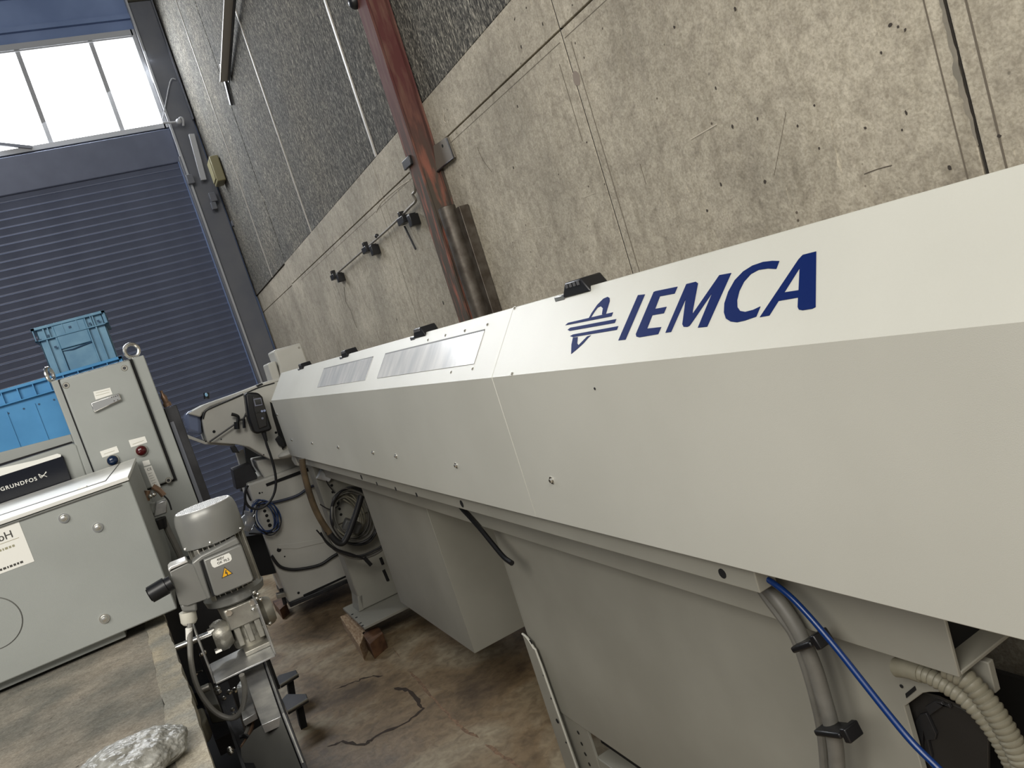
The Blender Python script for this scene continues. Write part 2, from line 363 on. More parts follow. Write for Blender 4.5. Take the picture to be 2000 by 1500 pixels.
WX = 1.40
wr = structure('wall_right', MB().box((WX + .035, -5, 0), (WX + .22, 9.4, 7.6)), M('wall_core', rgb(52, 48, 44), .9))
YJ = [-5, -1.2, .873, 1.982, 3.93, 5.45, 6.915]
for a, b in zip(YJ, YJ[1:]):
    g = .0022 if a != -1.2 else .002
    for z0, z1 in ((0, 2.268), (2.274, 2.462)):
        MB().box((WX, a + g, z0), (WX + .034, b - (.006 if b == .873 else g), z1)).build('concrete_panel', wall_con, wr, bevel=.002)
for z0, z1 in ((0, 2.268), (2.274, 2.462)):
    MB().box((WX + .018, 6.935, z0), (WX + .034, 9.2, z1)).build('concrete_panel', wall_con, wr, bevel=.002)
YA = [-5, -1.6, .8, 3.852, 5.66, 6.9, 7.69, 9.2]
for a, b in zip(YA, YA[1:]):
    MB().box((WX + .008, a + .008, 2.468), (WX + .034, b - .008, 7.6)).build('acoustic_panel', wool, wr, bevel=.003)
for y, wd in ((3.852, .020), (5.66, .014), (7.69, .012), (.8, .02), (-1.6, .02)):
    MB().box((WX + .001, y - wd / 2, 2.466), (WX + .02, y + wd / 2, 7.6)).build('joint_strip', strip_mt, wr)
# thin formwork lines in the concrete beside the joints
fine_m = M('concrete_fine_line', rgb(104, 96, 84), .9)
for (y, z0, z1, t) in ((2.035, 1.95, 2.19, .0014), (1.945, 1.3, 2.22, .0014), (.905, .9, 2.2, .0015), (.835, .9, 2.3, .002), (4.02, .9, 2.25, .0018)):
    MB().box((WX - .0006, y - t, z0), (WX + .001, y + t, z1)).build('formwork_line', fine_m, wr)
MB().box((WX - .0006, 1.1, 2.240), (WX + .001, 1.97, 2.242)).build('formwork_line', fine_m, wr)
MB().box((WX - .0006, 2.0, 2.240), (WX + .001, 6.5, 2.242)).build('formwork_line', fine_m, wr)
for y, hw in ((.870, .0017), (1.982, .0019), (3.93, .0016), (5.45, .0016)):
    MB().box((WX + .0012, y - hw, 0), (WX + .03, y + hw, 2.462)).build('joint_filler', M('joint_dark', rgb(46, 42, 37), .95) if y < 1 else bpy.data.materials['joint_dark'], wr)
def wall_blob(px, py, ry, rz, mat, name, jagg=.35, n=18, t=.0007):
    c = at(px, py, X=WX); pts = []
    for i in range(n):
        a = 2 * math.pi * i / n; k = 1 + random.uniform(-jagg, jagg); pts.append((WX - t, c.y + math.cos(a) * ry * k, c.z + math.sin(a) * rz * k))
    return MB().plate(pts, (t * 2, 0, 0)).build(name, mat, wr)
stain_m = M('damp_stain', rgb(122, 117, 106), .9, 0, rgb(140, 132, 118), 30)
mb = MB(); rows = []
for i in range(26):
    z = 1.56 + i * .012; k = math.sin(math.pi * i / 25) ** .7; o_ = .004 * NZ.noise(Vector((i * .4, 3, 0)))
    rows.append((mb.bm.verts.new((WX - .0006, .870 + o_ + .0035 + .009 * k * (.6 + .6 * random.random()), z)), mb.bm.verts.new((WX - .0006, .870 + o_ + .0015, z))))
for (a0_, a1_), (b0_, b1_) in zip(rows, rows[1:]): mb.bm.faces.new((a0_, a1_, b1_, b0_))
mb.build('stain', stain_m, wr)
wall_blob(1126, 153, .018, .022, M('patch_filler', rgb(136, 124, 112), .8), 'filled_hole', .06)
pit_m = M('air_hole_dark', rgb(60, 54, 48), .95)
for px, py in ((1317,53),(1739,49),(1754,52),(1768,58),(1398,172),(1431,247),(1591,206),(1952,266),(1558,246),(1721,103),(1408,360),(1494,355),(1381,411),(1436,18),(1146,278),(1855,327),(1762,254),(1770,220),(1028,15),(1060,47),(1005,38),(1018,92),(1118,10),(866,592),(775,624),(1011,208),(1003,328),(1600,290),(1690,250),(1480,232)):
    s = random.uniform(.0022, .0042) * (1 if px > 900 else 1.6); wall_blob(px, py, s, s * random.uniform(1, 1.7), pit_m, 'air_hole', .3, 8)
scm = M('scratch_pale', rgb(190, 182, 166), .8); scd = M('scratch_dark', rgb(92, 84, 74), .9)
def wline(pts, r, m, nm='scratch'):
    MB().tube([at(x, y, X=WX) for x, y in pts], r, 5, 2).build(nm, m, wr)
wline([(1535,219),(1528,260),(1512,342)], .0007, scd); wline([(1250,320),(1262,360)], .0009, scd)
wline([(932,287),(943,312),(961,336)], .0012, scd); wline([(1688,340),(1715,330),(1742,323)], .0012, scd)
wline([(1008,456),(1035,447),(1070,443)], .0007, scm); wline([(1140,386),(1162,377)], .001, scm); wline([(1350,272),(1400,243)], .0018, scm)
wline([(672,560),(676,590),(685,606),(690,622),(697,640)], .0022, scd, 'crack')
wline([(866,222),(867,236),(871,240)], .002, scm); wline([(1022,456),(1070,442)], .0006, scm)
wline([(735,415),(745,395),(780,365),(800,352)], .003, scm); wline([(776,370),(782,398)], .002, scm)

# far wall -----------------------------------------------------------
FY = 9.0
wf = structure('wall_far', MB().box((-9, FY + .02, 5.47), (WX + .035, FY + .22, 7.6)), farwall_m)
MB().box((1.10, FY + .02, 0), (WX + .035, FY + .22, 5.47)).build('wall_piece', farwall_m, wf)
MB().box((-9, FY + .02, 0), (-3.45, FY + .22, 5.47)).build('wall_piece', farwall_m, wf)
for z in (5.62, 5.95, 6.3, 6.7, 7.1):
    MB().box((-9, FY - .02, z), (1.13, FY + .02, z + .05)).build('cladding_rail', farwall_m, wf)
structure('wall_left', MB().box((-9.2, -5, 0), (-9, 9.4, 7.6)), farwall_m)
ce = structure('ceiling', MB().box((-9, 2.6, 7.6), (WX + .2, 9.4, 7.7)), roof_m)
for x in (-7, -5, -3, -1, 1): MB().box((x, 2.6, 7.42), (x + .08, 9.2, 7.6)).build('purlin', roof_m, ce)
# window
MBw = MB()
wd = structure('window_1', MB().box((-3.45, FY - .03, 4.44), (1.10, FY + .06, 4.49)).box((-3.45, FY - .03, 5.44), (1.10, FY + .06, 5.50)).box((1.085, FY - .03, 4.44), (1.125, FY + .06, 5.5)), frame_m)
xs = [1.09, .675, -.009, -.693, -1.377, -2.061, -2.745, -3.43]
for i, (a, b) in enumerate(zip(xs, xs[1:])):
    MB().box((b + .014, FY + .01, 4.49), (a - .014, FY + .02, 5.44)).build('pane', pane_m, wd)
    MB().box((b - .022, FY - .02, 4.49), (b + .022, FY + .05, 5.44)).build('mullion', frame_m, wd)
MB().box((-3.45, FY - .04, 5.415), (1.09, FY + .0, 5.43)).build('blind_edge', frame_m, wd)
a = at(-5, 281, Y=FY - .04); b = at(62, 288, Y=FY - .04)
MB().bar(a, b, .03, .03).build('stay_bar', pilaster_m, wd)
# pilaster beside window and shutter
pl = structure('trim_1', MB().box((1.15, FY - .06, 0), (1.385, FY + .02, 5.76)), pilaster_m)
MB().box((1.13, FY - .10, 0), (1.15, FY + .02, 5.9)).build('flange', strip_mt if False else frame_m, pl)
MB().box((1.378, FY - .12, 4.45), (1.392, FY - .05, 5.76)).build('flange', pilaster_m, pl)
MB().box((1.15, FY - .2, 5.78), (1.395, FY + .02, 6.4)).build('capping_box', M('cap_beige', rgb(176, 172, 158), .6), pl)
MB().tube([at(318, 232, Y=FY - .1), at(332, 160, Y=FY - .1), at(343, 155, Y=FY - .1)], .006, 6, 4).build('loose_wire', frame_m, pl)
# shutter
dr = structure('door_1', MB().box((-3.45, FY + .09, 0), (1.13, FY + .11, 4.45)), shutter_m)
MB().plate([(-3.45, FY - .05, 4.42), (-3.45, FY + .02, 4.07), (-3.45, FY + .06, 4.07), (-3.45, FY + .06, 4.42)], (4.58, 0, 0)).build('shutter_box', shutter_m, dr, bevel=.01)
mb = MB(); prof = []
prof = [(0, FY + .056, 0), (0, FY + .053, .006), (0, FY + .042, .054), (0, FY + .038, .060), (0, FY + .042, .064), (0, FY + .056, .0725), (0, FY + .056, .0806)]
va = [mb.bm.verts.new((-3.45, p[1], p[2])) for p in prof]; vb = [mb.bm.verts.new((1.13, p[1], p[2])) for p in prof]
for i in range(len(prof) - 1): mb.bm.faces.new((va[i], vb[i], vb[i + 1], va[i + 1]))
sl0 = mb.build('slat', shutter_m, dr)
for k in range(1, 51): dup(sl0, dr, (0, 0, k * .0805))
MB().box((1.11, FY - .09, 0), (1.155, FY + .05, 4.1)).build('guide_rail', pilaster_m, dr, bevel=.004)
# small fittings round the shutter head
c0 = at(374, 262, Y=8.85); c1 = at(398, 352, Y=8.85)
MB().bar(c0, c1, .06, .03, up=(0, 1, 0)).build('shutter_bracket', frame_m, tagd=dict(label='pale upright metal strip on the wall beside the roller shutter head', cat='bracket'), bevel=.004)
t = thing('junction_box', at(418, 352, X=1.33), 'small yellowish junction box high on the dark wall corner beside the shutter', 'junction box')
a = at(418, 333, X=1.33)
MB().box((1.31, a.y - .11, a.z - .14), (1.40, a.y + .13, a.z + .12)).build('housing', tap, t, bevel=.01)
MB().box((1.30, a.y - .09, a.z - .11), (1.315, a.y + .11, a.z + .10)).build('cover', tap, t, bevel=.004)
t = thing('shutter_drive', at(352, 240, Y=8.8), 'small bright hook-shaped lever at the right end of the window sill', 'lever')
MB().tube([at(318, 240, Y=8.8), at(345, 238, Y=8.8), at(352, 230, Y=8.8), at(357, 233, Y=8.8), at(358, 246, Y=8.8)], .012, 8).build('lever', frame_m, t)
MB().ball(at(349, 237, Y=8.8), .03).build('pivot', frame_m, t)
for (px, py, s) in ((372, 350, .05), (416, 385, .05), (418, 402, .04), (456, 436, .03)):
    c = at(px, py, Y=8.85)
    MB().box((c.x - s / 1.4, c.y - .02, c.z - s), (c.x + s / 1.4, c.y + .03, c.z + s)).build('wall_clip', pilaster_m, bevel=.006,
        tagd=dict(label={372: 'small grey clip left of the yellowish junction box', 416: 'grey clip just below the yellowish junction box', 418: 'second grey clip below the yellowish junction box', 456: 'lowest small clip on the dark corner beside the shutter'}[px], cat='clip'))
# hanging brace
t = thing('steel_brace', at(438, 158, X=1.36), 'slanting pale steel brace hanging on the wood-wool wall at upper left', 'brace')
p0 = at(438, 158, X=1.36); p1 = at(455, -120, X=1.30)
MB().bar(p0, p1, .012, .07, up=(1, 0, 0)).build('web', strip_mt, t)
MB().bar(p0 + Vector((.03, -.02, 0)), p1 + Vector((.03, -.02, 0)), .05, .012, up=(1, 0, 0)).build('flange', dark_steel, t)
MB().bar(at(432, 125, X=1.39), at(452, 205, X=1.39), .05, .02, up=(1, 0, 0)).build('hanger_plate', dark_steel, t)
# post
t = thing('steel_post', (1.355, 3.175, 0), 'tall rusty red steel post standing against the concrete wall', 'post')
MB().box((1.308, 3.115, 0), (1.318, 3.23, 7.4)).build('front_flange', post_m, t, bevel=.001)
MB().box((1.318, 3.12, 0), (1.392, 3.132, 7.4)).build('web', post_m, t)
MB().box((1.318, 3.213, 0), (1.392, 3.225, 7.4)).build('web', post_m, t)
MB().box((1.390, 3.09, 0), (1.3985, 3.25, 7.4)).build('back_flange', post_m, t)
mb = MB()
for px in (1,):
    a = at(797, 318, X=1.305); mb.box((1.296, a.y - .05, a.z - .02), (1.31, a.y + .05, a.z + .02))
mb.build('pipe_clamp', black_pl, t, bevel=.003)
a = at(693, 4, X=1.305); MB().ball(a, .03).build('knob', black_pl, t)
# wall plate behind post
t = thing('wall_bracket', at(868, 300, X=1.39), 'flat drilled steel plate fixed to the concrete right of the red post', 'bracket')
q = [at(x, y, X=1.385) for x, y in ((846, 285), (871, 268), (886, 308), (853, 336))]
MB().plate(q, (.012, 0, 0)).build('plate', conduit_mt, t, bevel=.001)
mb = MB()
mb.tube([at(x, y, X=1.383) for x, y in ((872, 270), (886, 308), (853, 336))], .004, 6, smooth=False).build('bent_edge', dark_steel, t)
a = at(864, 285, X=1.384); MB().cyl(a, a + Vector((.004, 0, 0)), .007).build('hole', black_mt, t)
# leaning pipe
t = thing('steel_pipe', (1.335, 2.86, 0), 'thick old steel pipe standing upright against the wall beside the red post', 'pipe')
pt = at(872, 405, X=1.335); pb = Vector((1.335, pt.y, 0))
MB().cyl(pb, pt, .038).build('pipe_body', pipe_steel, t)
MB().lathe(pt - Vector((0, 0, .001)), pt + Vector((0, 0, .002)), [(0, .032), (1, .032)]).build('bore', black_mt, t)
MB().box((1.352, pt.y - .085, 0), (1.396, pt.y - .03, pt.z - .02)).build('back_channel', pipe_steel, t, bevel=.002)
# conduit along the wall
t = thing('wall_conduit', at(716, 487, X=1.375), 'thin steel conduit running along the concrete wall left of the post', 'conduit')
pts = [at(x, y, X=1.372) for x, y in ((800, 330), (808, 350), (811, 372), (806, 380), (812, 392), (800, 405), (780, 426), (748, 456), (712, 487), (680, 515), (650, 541))]
MB().tube(pts, .0065, 8).build('tube', conduit_mt, t)
a = at(736, 461, X=1.372); MB().ball(a, .013).build('coupling', dark_steel, t)
for (px, py, lab) in ((786, 431, 'nearest the post'), (715, 488, 'in the middle'), (652, 541, 'at the far end')):
    a = at(px, py, X=1.36)
    cl = MB().box((1.345, a.y - .05, a.z - .018), (1.385, a.y + .04, a.z + .018)).box((1.36, a.y - .115, a.z - .015), (1.395, a.y - .05, a.z + .008)).box((1.35, a.y - .135, a.z - .055), (1.397, a.y - .095, a.z)).box((1.35, a.y - .01, a.z + .018), (1.38, a.y + .012, a.z + .045))
    cl.build('conduit_clamp', black_pl, bevel=.003, tagd=dict(label='black clamp holding the wall conduit, the one ' + lab, cat='clamp'))
MB().cyl(at(790, 442, X=1.38), at(812, 487, X=1.38), .005).build('hanging_rod', dark_steel, tagd=dict(label='short thin dark rod hanging below the conduit clamp nearest the post', cat='rod'))

# ================================================================== BAR FEEDER
F4 = FR.to_4x4()
fb = FR @ Vector((.93, 2.2, 0))
fd = thing('bar_feeder', fb, 'long pale grey bar feeder with sloped lid and blue lettering along the wall', 'machine', rot=FR)
def fpart(mb, name, mat, bevel=0, parent=None, sharp=35): return mb.build(name, mat, parent or fd, bevel=bevel, frame=F4, sharp=sharp)
def hood(v0, v1, cut=False):
    prof = [(.705, 1.053), (.705, 1.389), (.81, 1.522), (1.16, 1.455), (1.16, 1.30), (.76, 1.30), (.76, 1.053)]
    mb = MB(); A = [mb.bm.verts.new((u, v0, w_)) for u, w_ in prof]
    if cut: prof2 = [(.705, 1.085)] + prof[1:6] + [(.76, 1.085)]
    B = [mb.bm.verts.new((u, v1, w_)) for u, w_ in prof]
    mb.bm.faces.new(A); mb.bm.faces.new(B[::-1])
    for i in range(len(A)): mb.bm.faces.new((A[i], B[i], B[(i + 1) % len(A)], A[(i + 1) % len(A)]))
    return mb
h1 = fpart(hood(-.6, 1.5695), 'hood_section', feeder_paint, .0015)
h2 = fpart(hood(1.5703, 4.60), 'hood_section', feeder_paint, .0015)
# rounded lower far corner / end flange
fpart(MB().plate([(.712, 4.60, 1.06), (.712, 4.60, 1.385), (.815, 4.60, 1.515), (1.15, 4.6, 1.45), (1.15, 4.6, 1.06)], (0, .02, 0)), 'end_plate', feeder_paint, .002)
fpart(MB().plate([(.716, 4.55, 1.053), (.716, 4.62, 1.053), (.716, 4.69, 1.02), (.716, 4.64, .985), (.716, 4.55, .985)], (.1, 0, 0)), 'end_foot', feeder_paint, .004)
# panes in the sloped lid
gk = M('seal_dark', rgb(96, 96, 92), .6)
def sp(v, s, off=0.): return SL_P + Vector((0, v, 0)) + SL_U * s + SL_N * off
def spx(px, py, off=0.): return L(px, py, slant=True) + SL_N * off
SM = (SL_U.length)
for (va_, vb_) in ((3.425, 2.655), (2.505, 1.70)):
    s0 = .042; s1 = .125; e = .005
    g_ = fpart(MB().plate([sp(va_ + e, s0), sp(va_ + e, s1 + e), sp(vb_ , s1 + e), sp(vb_, s0)], SL_N * .0012), 'pane_seal', gk)
    fpart(MB().plate([sp(va_, s0 - .002), sp(va_, s1), sp(vb_ - .002, s1), sp(vb_ - .002, s0 - .002)], SL_N * .0020), 'lid_pane', clear_pane, .0005)
# screws
def screw_at(p, n, r=.006, mat=chrome, parent=None, name='screw', h=.006):
    n = Vector(n); mb = MB(); mb.cyl(p, p + n * h * .35, r * 1.5, seg=14); mb.cyl(p + n * h * .35, p + n * h, r, r * .8, seg=6)
    return fpart(mb, name, mat, parent=parent)
for v_ in (4.374, 3.835, 3.305, 2.776, 2.502, 1.969, 1.436): screw_at(Vector((.705, v_, 1.155)), (-1, 0, 0), .0055)
screw_at(Vector((.705, 4.552, 1.303)), (-1, 0, 0), .006)
for px, py in ((952, 634), (908, 646), (870, 655), (836, 664), (923, 720), (881, 727), (1005, 602), (1000, 730)):
    screw_at(spx(px, py, 0), SL_N, .003, steel, h=.003)
a = L(1162, 759, u=.705); fpart(MB().cyl(a, a - Vector((.001, 0, 0)), .0025, seg=10), 'screw', dark_steel)
# lid clamps on the top edge
for v_ in (1.285, 2.19, 3.09, 3.98):
    cl = MB().plate([(.80, v_ - .05, 1.512), (.80, v_ - .028, 1.541), (.80, v_ + .03, 1.541), (.80, v_ + .055, 1.512)], (.05, 0, 0))
    c = fpart(cl, 'lid_clamp', black_pl, .003)
    for k in range(4): fpart(MB().box((.797, v_ - .022 + k * .014, 1.530), (.801, v_ - .017 + k * .014, 1.538)), 'clamp_rib', M('rib_grey', rgb(90, 90, 92), .3) if k == 0 else bpy.data.materials['rib_grey'], parent=c)
    fpart(MB().box((.80, v_ + .045, 1.508), (.82, v_ + .085, 1.520)), 'clamp_lever', chrome, .002, parent=c)
# lettering and emblem (flat print on the sloped face)
def dec(pts, name, off=.0008):
    P = [spx(1050 + x * .3, 450 + y * .3, 0) for x, y in pts]
    return fpart(MB().plate(P, SL_N * off), name, blue_ink)
def smooth_poly(pts, sub=5):
    P = [Vector((x, y)) for x, y in pts]; n = len(P); out = []
    for i in range(n):
        a, b, c, d = P[i - 1], P[i], P[(i + 1) % n], P[(i + 2) % n]
        for j in range(sub):
            t = j / sub; q = .5 * ((2 * b) + (c - a) * t + (2 * a - 5 * b + 4 * c - d) * t * t + (3 * b - a - 3 * c + d) * t ** 3); out.append((q.x, q.y))
    return out
dec([(655,422),(700,417),(573,712),(527,717)], 'letter')
dec([(757,402),(770,396),(912,367),(893,412),(797,430),(766,512),(841,498),(823,540),(748,553),(714,640),(806,630),(786,676),(664,697),(645,692),(641,676)], 'letter')
dec([(970,350),(1032,335),(1045,345),(1012,520),(1010,545),(1185,292),(1262,278),(1105,628),(1045,634),(1140,405),(1012,592),(990,622),(975,629),(952,628),(944,612),(966,446),(870,662),(834,667)], 'letter')
Cc = [(1575,200),(1530,199),(1470,206),(1400,230),(1340,268),(1285,325),(1243,400),(1218,475),(1215,535),(1228,575),(1258,594),(1300,599),(1350,588),(1425,562),(1452,496),(1405,518),(1355,531),(1320,525),(1302,500),(1300,455),(1315,395),(1345,335),(1390,285),(1440,258),(1500,249),(1555,252)]
dec(Cc, 'letter')
Ao = [(1815,138),(1811,500),(1790,511),(1725,521),(1703,516),(1695,500),(1698,438),(1570,460),(1510,555),(1448,566),(1700,190),(1728,160)]
Ai = [(1708,245),(1701,390),(1608,404)]
# letter A with its opening: bridge the outline to the hole
dec([(1815,138),(1811,500),(1790,511),(1725,521),(1703,516),(1695,500),(1698,438),(1701,390),(1708,245),(1709,240),(1728,160)], 'letter')
dec([(1728,160),(1709,240),(1708,245),(1608,404),(1701,390),(1698,438),(1570,460),(1510,555),(1448,566),(1700,190)], 'letter', .00075)
em = fpart(MB().plate([spx(1050 + x * .3, 450 + y * .3, 0) for x, y in ((182,618),(200,602),(492,534),(482,560),(215,612))], SL_N * .0008), 'emblem_bar', blue_ink)
dec([(196,648),(214,634),(513,578),(503,603),(210,655)], 'emblem_bar'); dec([(212,690),(232,678),(526,624),(516,648),(232,695)], 'emblem_bar')
dec([(332,577),(352,540),(390,485),(430,445),(458,433),(469,440),(470,462),(455,510),(445,545),(420,548),(427,508),(412,494),(392,503),(370,532),(345,572)], 'emblem_fin')
dec([(232,697),(222,745),(220,805),(262,770),(300,735),(330,700),(348,684),(325,690),(300,715),(268,748),(258,735),(262,695)], 'emblem_fin')
# rails under the hood
fpart(MB().box((.722, .907, 1.006), (.76, 4.60, 1.075)), 'upper_rail', feeder_shaded, .002)
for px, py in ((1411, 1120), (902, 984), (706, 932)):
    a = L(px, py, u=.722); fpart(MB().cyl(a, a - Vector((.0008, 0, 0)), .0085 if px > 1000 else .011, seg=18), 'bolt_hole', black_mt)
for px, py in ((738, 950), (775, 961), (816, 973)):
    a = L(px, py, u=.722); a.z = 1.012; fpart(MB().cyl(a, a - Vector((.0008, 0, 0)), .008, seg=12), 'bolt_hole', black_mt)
fpart(MB().box((.80, .665, .905), (.806, 4.55, 1.05)).box((.806, .665, .905), (.95, 4.55, .911)).box((.806, .67, 1.0), (.95, 4.55, 1.05)), 'lower_beam', feeder_shaded, .0015)
fpart(MB().box((.806, .70, .911), (.95, .71, 1.05)), 'beam_dark_inside', black_mt)  # black sheet painting the shade inside the open beam
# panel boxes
fpart(MB().box((.86, 2.885, .232), (1.16, 3.835, .895)), 'side_box', feeder_shaded, .002)
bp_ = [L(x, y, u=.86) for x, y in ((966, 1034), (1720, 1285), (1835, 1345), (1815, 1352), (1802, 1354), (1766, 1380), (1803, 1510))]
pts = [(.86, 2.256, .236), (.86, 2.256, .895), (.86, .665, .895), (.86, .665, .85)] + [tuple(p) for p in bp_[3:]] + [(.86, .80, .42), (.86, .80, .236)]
fpart(MB().plate(pts, (.012, 0, 0)), 'large_side_panel', feeder_shaded, .0015)
fpart(MB().box((.86, 2.25, .236), (1.16, 2.262, .895)), 'panel_end', feeder_shaded, .0015)
fpart(MB().box((.874, .9, .25), (1.16, 2.24, .262)), 'panel_floor', feeder_shaded)
fpart(MB().box((1.15, -.2, .10), (1.16, 2.2, .66)), 'back_plate', black_mt)  # black sheet added for the dark void below the hood
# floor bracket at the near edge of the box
br = fpart(MB().plate([(.846, 2.268, 0), (.846, 2.268, .498), (.846, 2.235, .492), (.846, 2.206, .462), (.846, 2.19, .40), (.846, 2.165, 0)], (.006, 0, 0)), 'floor_bracket', feeder_shaded, .001)
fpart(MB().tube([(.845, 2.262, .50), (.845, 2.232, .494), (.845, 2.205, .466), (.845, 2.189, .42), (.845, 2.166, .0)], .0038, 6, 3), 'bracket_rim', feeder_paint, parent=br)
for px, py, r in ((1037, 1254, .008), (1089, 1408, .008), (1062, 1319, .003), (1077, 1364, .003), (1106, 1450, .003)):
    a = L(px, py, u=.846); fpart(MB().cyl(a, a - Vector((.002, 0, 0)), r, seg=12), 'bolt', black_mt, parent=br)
lg = fpart(MB().box((.866, 2.045, 0), (.874, 2.256, .245)), 'leg_plate', feeder_shaded, .001)
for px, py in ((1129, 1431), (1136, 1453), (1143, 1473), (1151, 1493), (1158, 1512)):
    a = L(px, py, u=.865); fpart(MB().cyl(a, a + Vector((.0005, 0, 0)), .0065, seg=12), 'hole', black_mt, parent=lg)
fpart(MB().box((.868, .5, 0), (.93, 2.05, .135)), 'base_beam', feeder_shaded, .003)
fpart(MB().box((.90, .9, .165), (.91, 2.05, .25)), 'void_sheet', black_mt)  # black sheet for the shaded gap between panel and base beam
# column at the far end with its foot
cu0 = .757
col = fpart(MB().plate([(cu0, 4.36, .105), (cu0, 4.36, 1.03), (1.10, 4.36, 1.03), (1.10, 4.36, .105)], (0, .15, 0)), 'column', feeder_shaded, .008)
fpart(MB().plate([(cu0 - .02, 4.36, .105), (cu0, 4.36, .19), (cu0, 4.50, .19), (cu0 - .02, 4.50, .105)], (.03, 0, 0)), 'gusset', feeder_shaded, .003)
fpart(MB().plate([(cu0 - .006, 4.345, .62), (cu0 - .006, 4.345, 1.02), (1.10, 4.345, 1.02), (1.10, 4.345, .62)], (0, .02, 0)), 'head_plate', feeder_shaded, .006)
fpart(MB().box((.690, 4.10, .088), (1.08, 4.56, .104)), 'foot_plate', feeder_shaded, .002)
for px, py in ((688, 1200), (696, 1206), (704, 1217), (708, 1222)):
    a = L(px, py, w=.104); fpart(MB().cyl(a, a + Vector((0, 0, .0006)), .008, seg=12), 'foot_hole', black_mt)
for (x0, y0, x1, y1) in ((743, 1089, 748, 1102), (749, 1113, 758, 1134)):
    a = L(x0, y0, v=4.36); b = L(x1, y1, v=4.36); fpart(MB().tube([a, b], .009, 8, smooth=False), 'slot', black_mt)
for px, py in ((643, 935), (648, 948), (650, 961), (660, 983), (663, 994), (666, 1005), (730, 1046)):
    a = L(px, py, v=4.345); fpart(MB().cyl(a, a - Vector((0, .0008, 0)), .008, seg=12), 'hole', black_mt)
a = L(622, 925, v=4.33); fpart(MB().cyl(a, a + Vector((.05, 0, -.05)), .03, .02, 12), 'light_fitting', M('bright_plastic', rgb(220, 222, 224), .2))
# cable through the gap between the boxes
fpart(MB().tube([L(x, y, u=.79) for x, y in ((892, 972), (900, 990), (918, 1010), (940, 1035), (962, 1062), (984, 1088), (1000, 1100))], .008, 8), 'gap_cable', black_pl)

# wood blocks under the feet
def block(pxs, ztop, mat, label, tilt=0.):
    P = [at(x, y, Z=ztop) for x, y in pxs]
    mb = MB().plate([(p.x, p.y, 0.0) for p in P], (0, 0, ztop)); o = mb.build('wood_block', mat, bevel=.003, tagd=dict(label=label, cat='wood block', group='wood blocks under machine feet'))
    return o
wood2 = M('dark_oily_wood', rgb(112, 80, 56), .6, 0, rgb(70, 46, 32), 16, bump=.5, bscale=60)
wood_pale = M('pale_split_wood', rgb(186, 162, 132), .7, 0, rgb(140, 110, 80), 26, bump=.5, bscale=70, stretch=(4, 1, 4))
block([(664, 1204), (684, 1196), (714, 1232), (702, 1262)], .085, wood_pale, 'pale split wood block under the left edge of the column foot plate')
block([(706, 1236), (738, 1222), (748, 1236), (722, 1258)], .085, wood2, 'dark oily wood block under the front corner of the column foot plate')

# ================================================================== cables on the column
hz = 4.30
t = thing('cable_coil', at(690, 1060, Y=hz), 'loose coil of grey cable hung on the far column of the feeder', 'cable coil')
def loop(cx, cy, rx, ry, rot, Y, n=14, jit=0.):
    out = []
    for i in range(n):
        a = 2 * math.pi * i / n; x = math.cos(a) * rx; y = math.sin(a) * ry
        out.append(at(cx + x * math.cos(rot) - y * math.sin(rot) + random.uniform(-jit, jit), cy + x * math.sin(rot) + y * math.cos(rot) + random.uniform(-jit, jit), Y=Y + random.uniform(-.015, .015)))
    return out
for k, (dx, dy, rx, ry) in enumerate(((0, 0, 34, 46), (-6, 2, 30, 44), (-8, 4, 28, 42), (-10, 5, 27, 40), (-4, 6, 31, 41), (2, 3, 37, 46), (4, 5, 40, 48), (6, 2, 38, 50), (-2, -3, 35, 50), (-12, 8, 26, 38))):
    MB().tube(loop(686 + dx, 1004 + dy, rx, ry, -.35, hz - .01 * (k % 3), jit=1.4), .0045, 8, 5, closed=True).build('cable_turn', beige_con if k in (1, 2, 3, 9) else grey_hose, t)
for k in range(3):
    MB().tube(loop(690 + 2 * k, 1008, 42 + 3 * k, 52 + 2 * k, -.3, hz - .03, jit=1.4), .006, 8, 5, closed=True).build('cable_turn', rubber if k else grey_hose, t)
a = at(671, 1022, Y=hz - .05); MB().bar(a, a + Vector((.07, -.01, -.06)), .08, .06).build('plug', M('plug_dark_grey', rgb(84, 84, 82), .5), t, bevel=.008)
t = thing('hose', at(660, 1063, Y=4.15), 'thick amber and black hose looping down in front of the grey cable coil', 'hose')
hp = [(590, 896), (592, 915), (598, 940), (606, 968), (616, 995), (628, 1018), (644, 1042), (658, 1058), (670, 1060), (680, 1044), (690, 1018), (698, 995), (706, 968)]
MB().tube([at(x, y, Y=4.15) for x, y in hp[:7]], .017, 12).build('amber_length', brown_hose, t)
MB().tube([at(x, y, Y=4.15) for x, y in hp[5:]], .0168, 12).build('black_length', rubber, t)
t = thing('cable_bundle', at(690, 1092, Y=4.18), 'black cables strapped below the coil and running behind the side box', 'cable')
MB().tube([at(x, y, Y=4.2) for x, y in ((628, 1015), (634, 1040), (650, 1068), (675, 1084), (705, 1090), (735, 1080), (752, 1066))], .010, 10).build('thick_cable', grey_hose, t)
MB().tube([at(x, y, Y=4.17) for x, y in ((626, 1040), (640, 1062), (665, 1078), (700, 1086), (735, 1073), (750, 1062))], .006, 8).build('thin_cable', rubber, t)
MB().tube([at(x, y, Y=4.16) for x, y in ((618, 1035), (650, 1068), (690, 1083), (722, 1097))], .004, 8).build('strap_tail', black_pl, t)
a = at(712, 1090, Y=4.16); MB().bar(a, a + Vector((.02, 0, -.05)), .02, .02).build('cable_tie', black_pl, t)
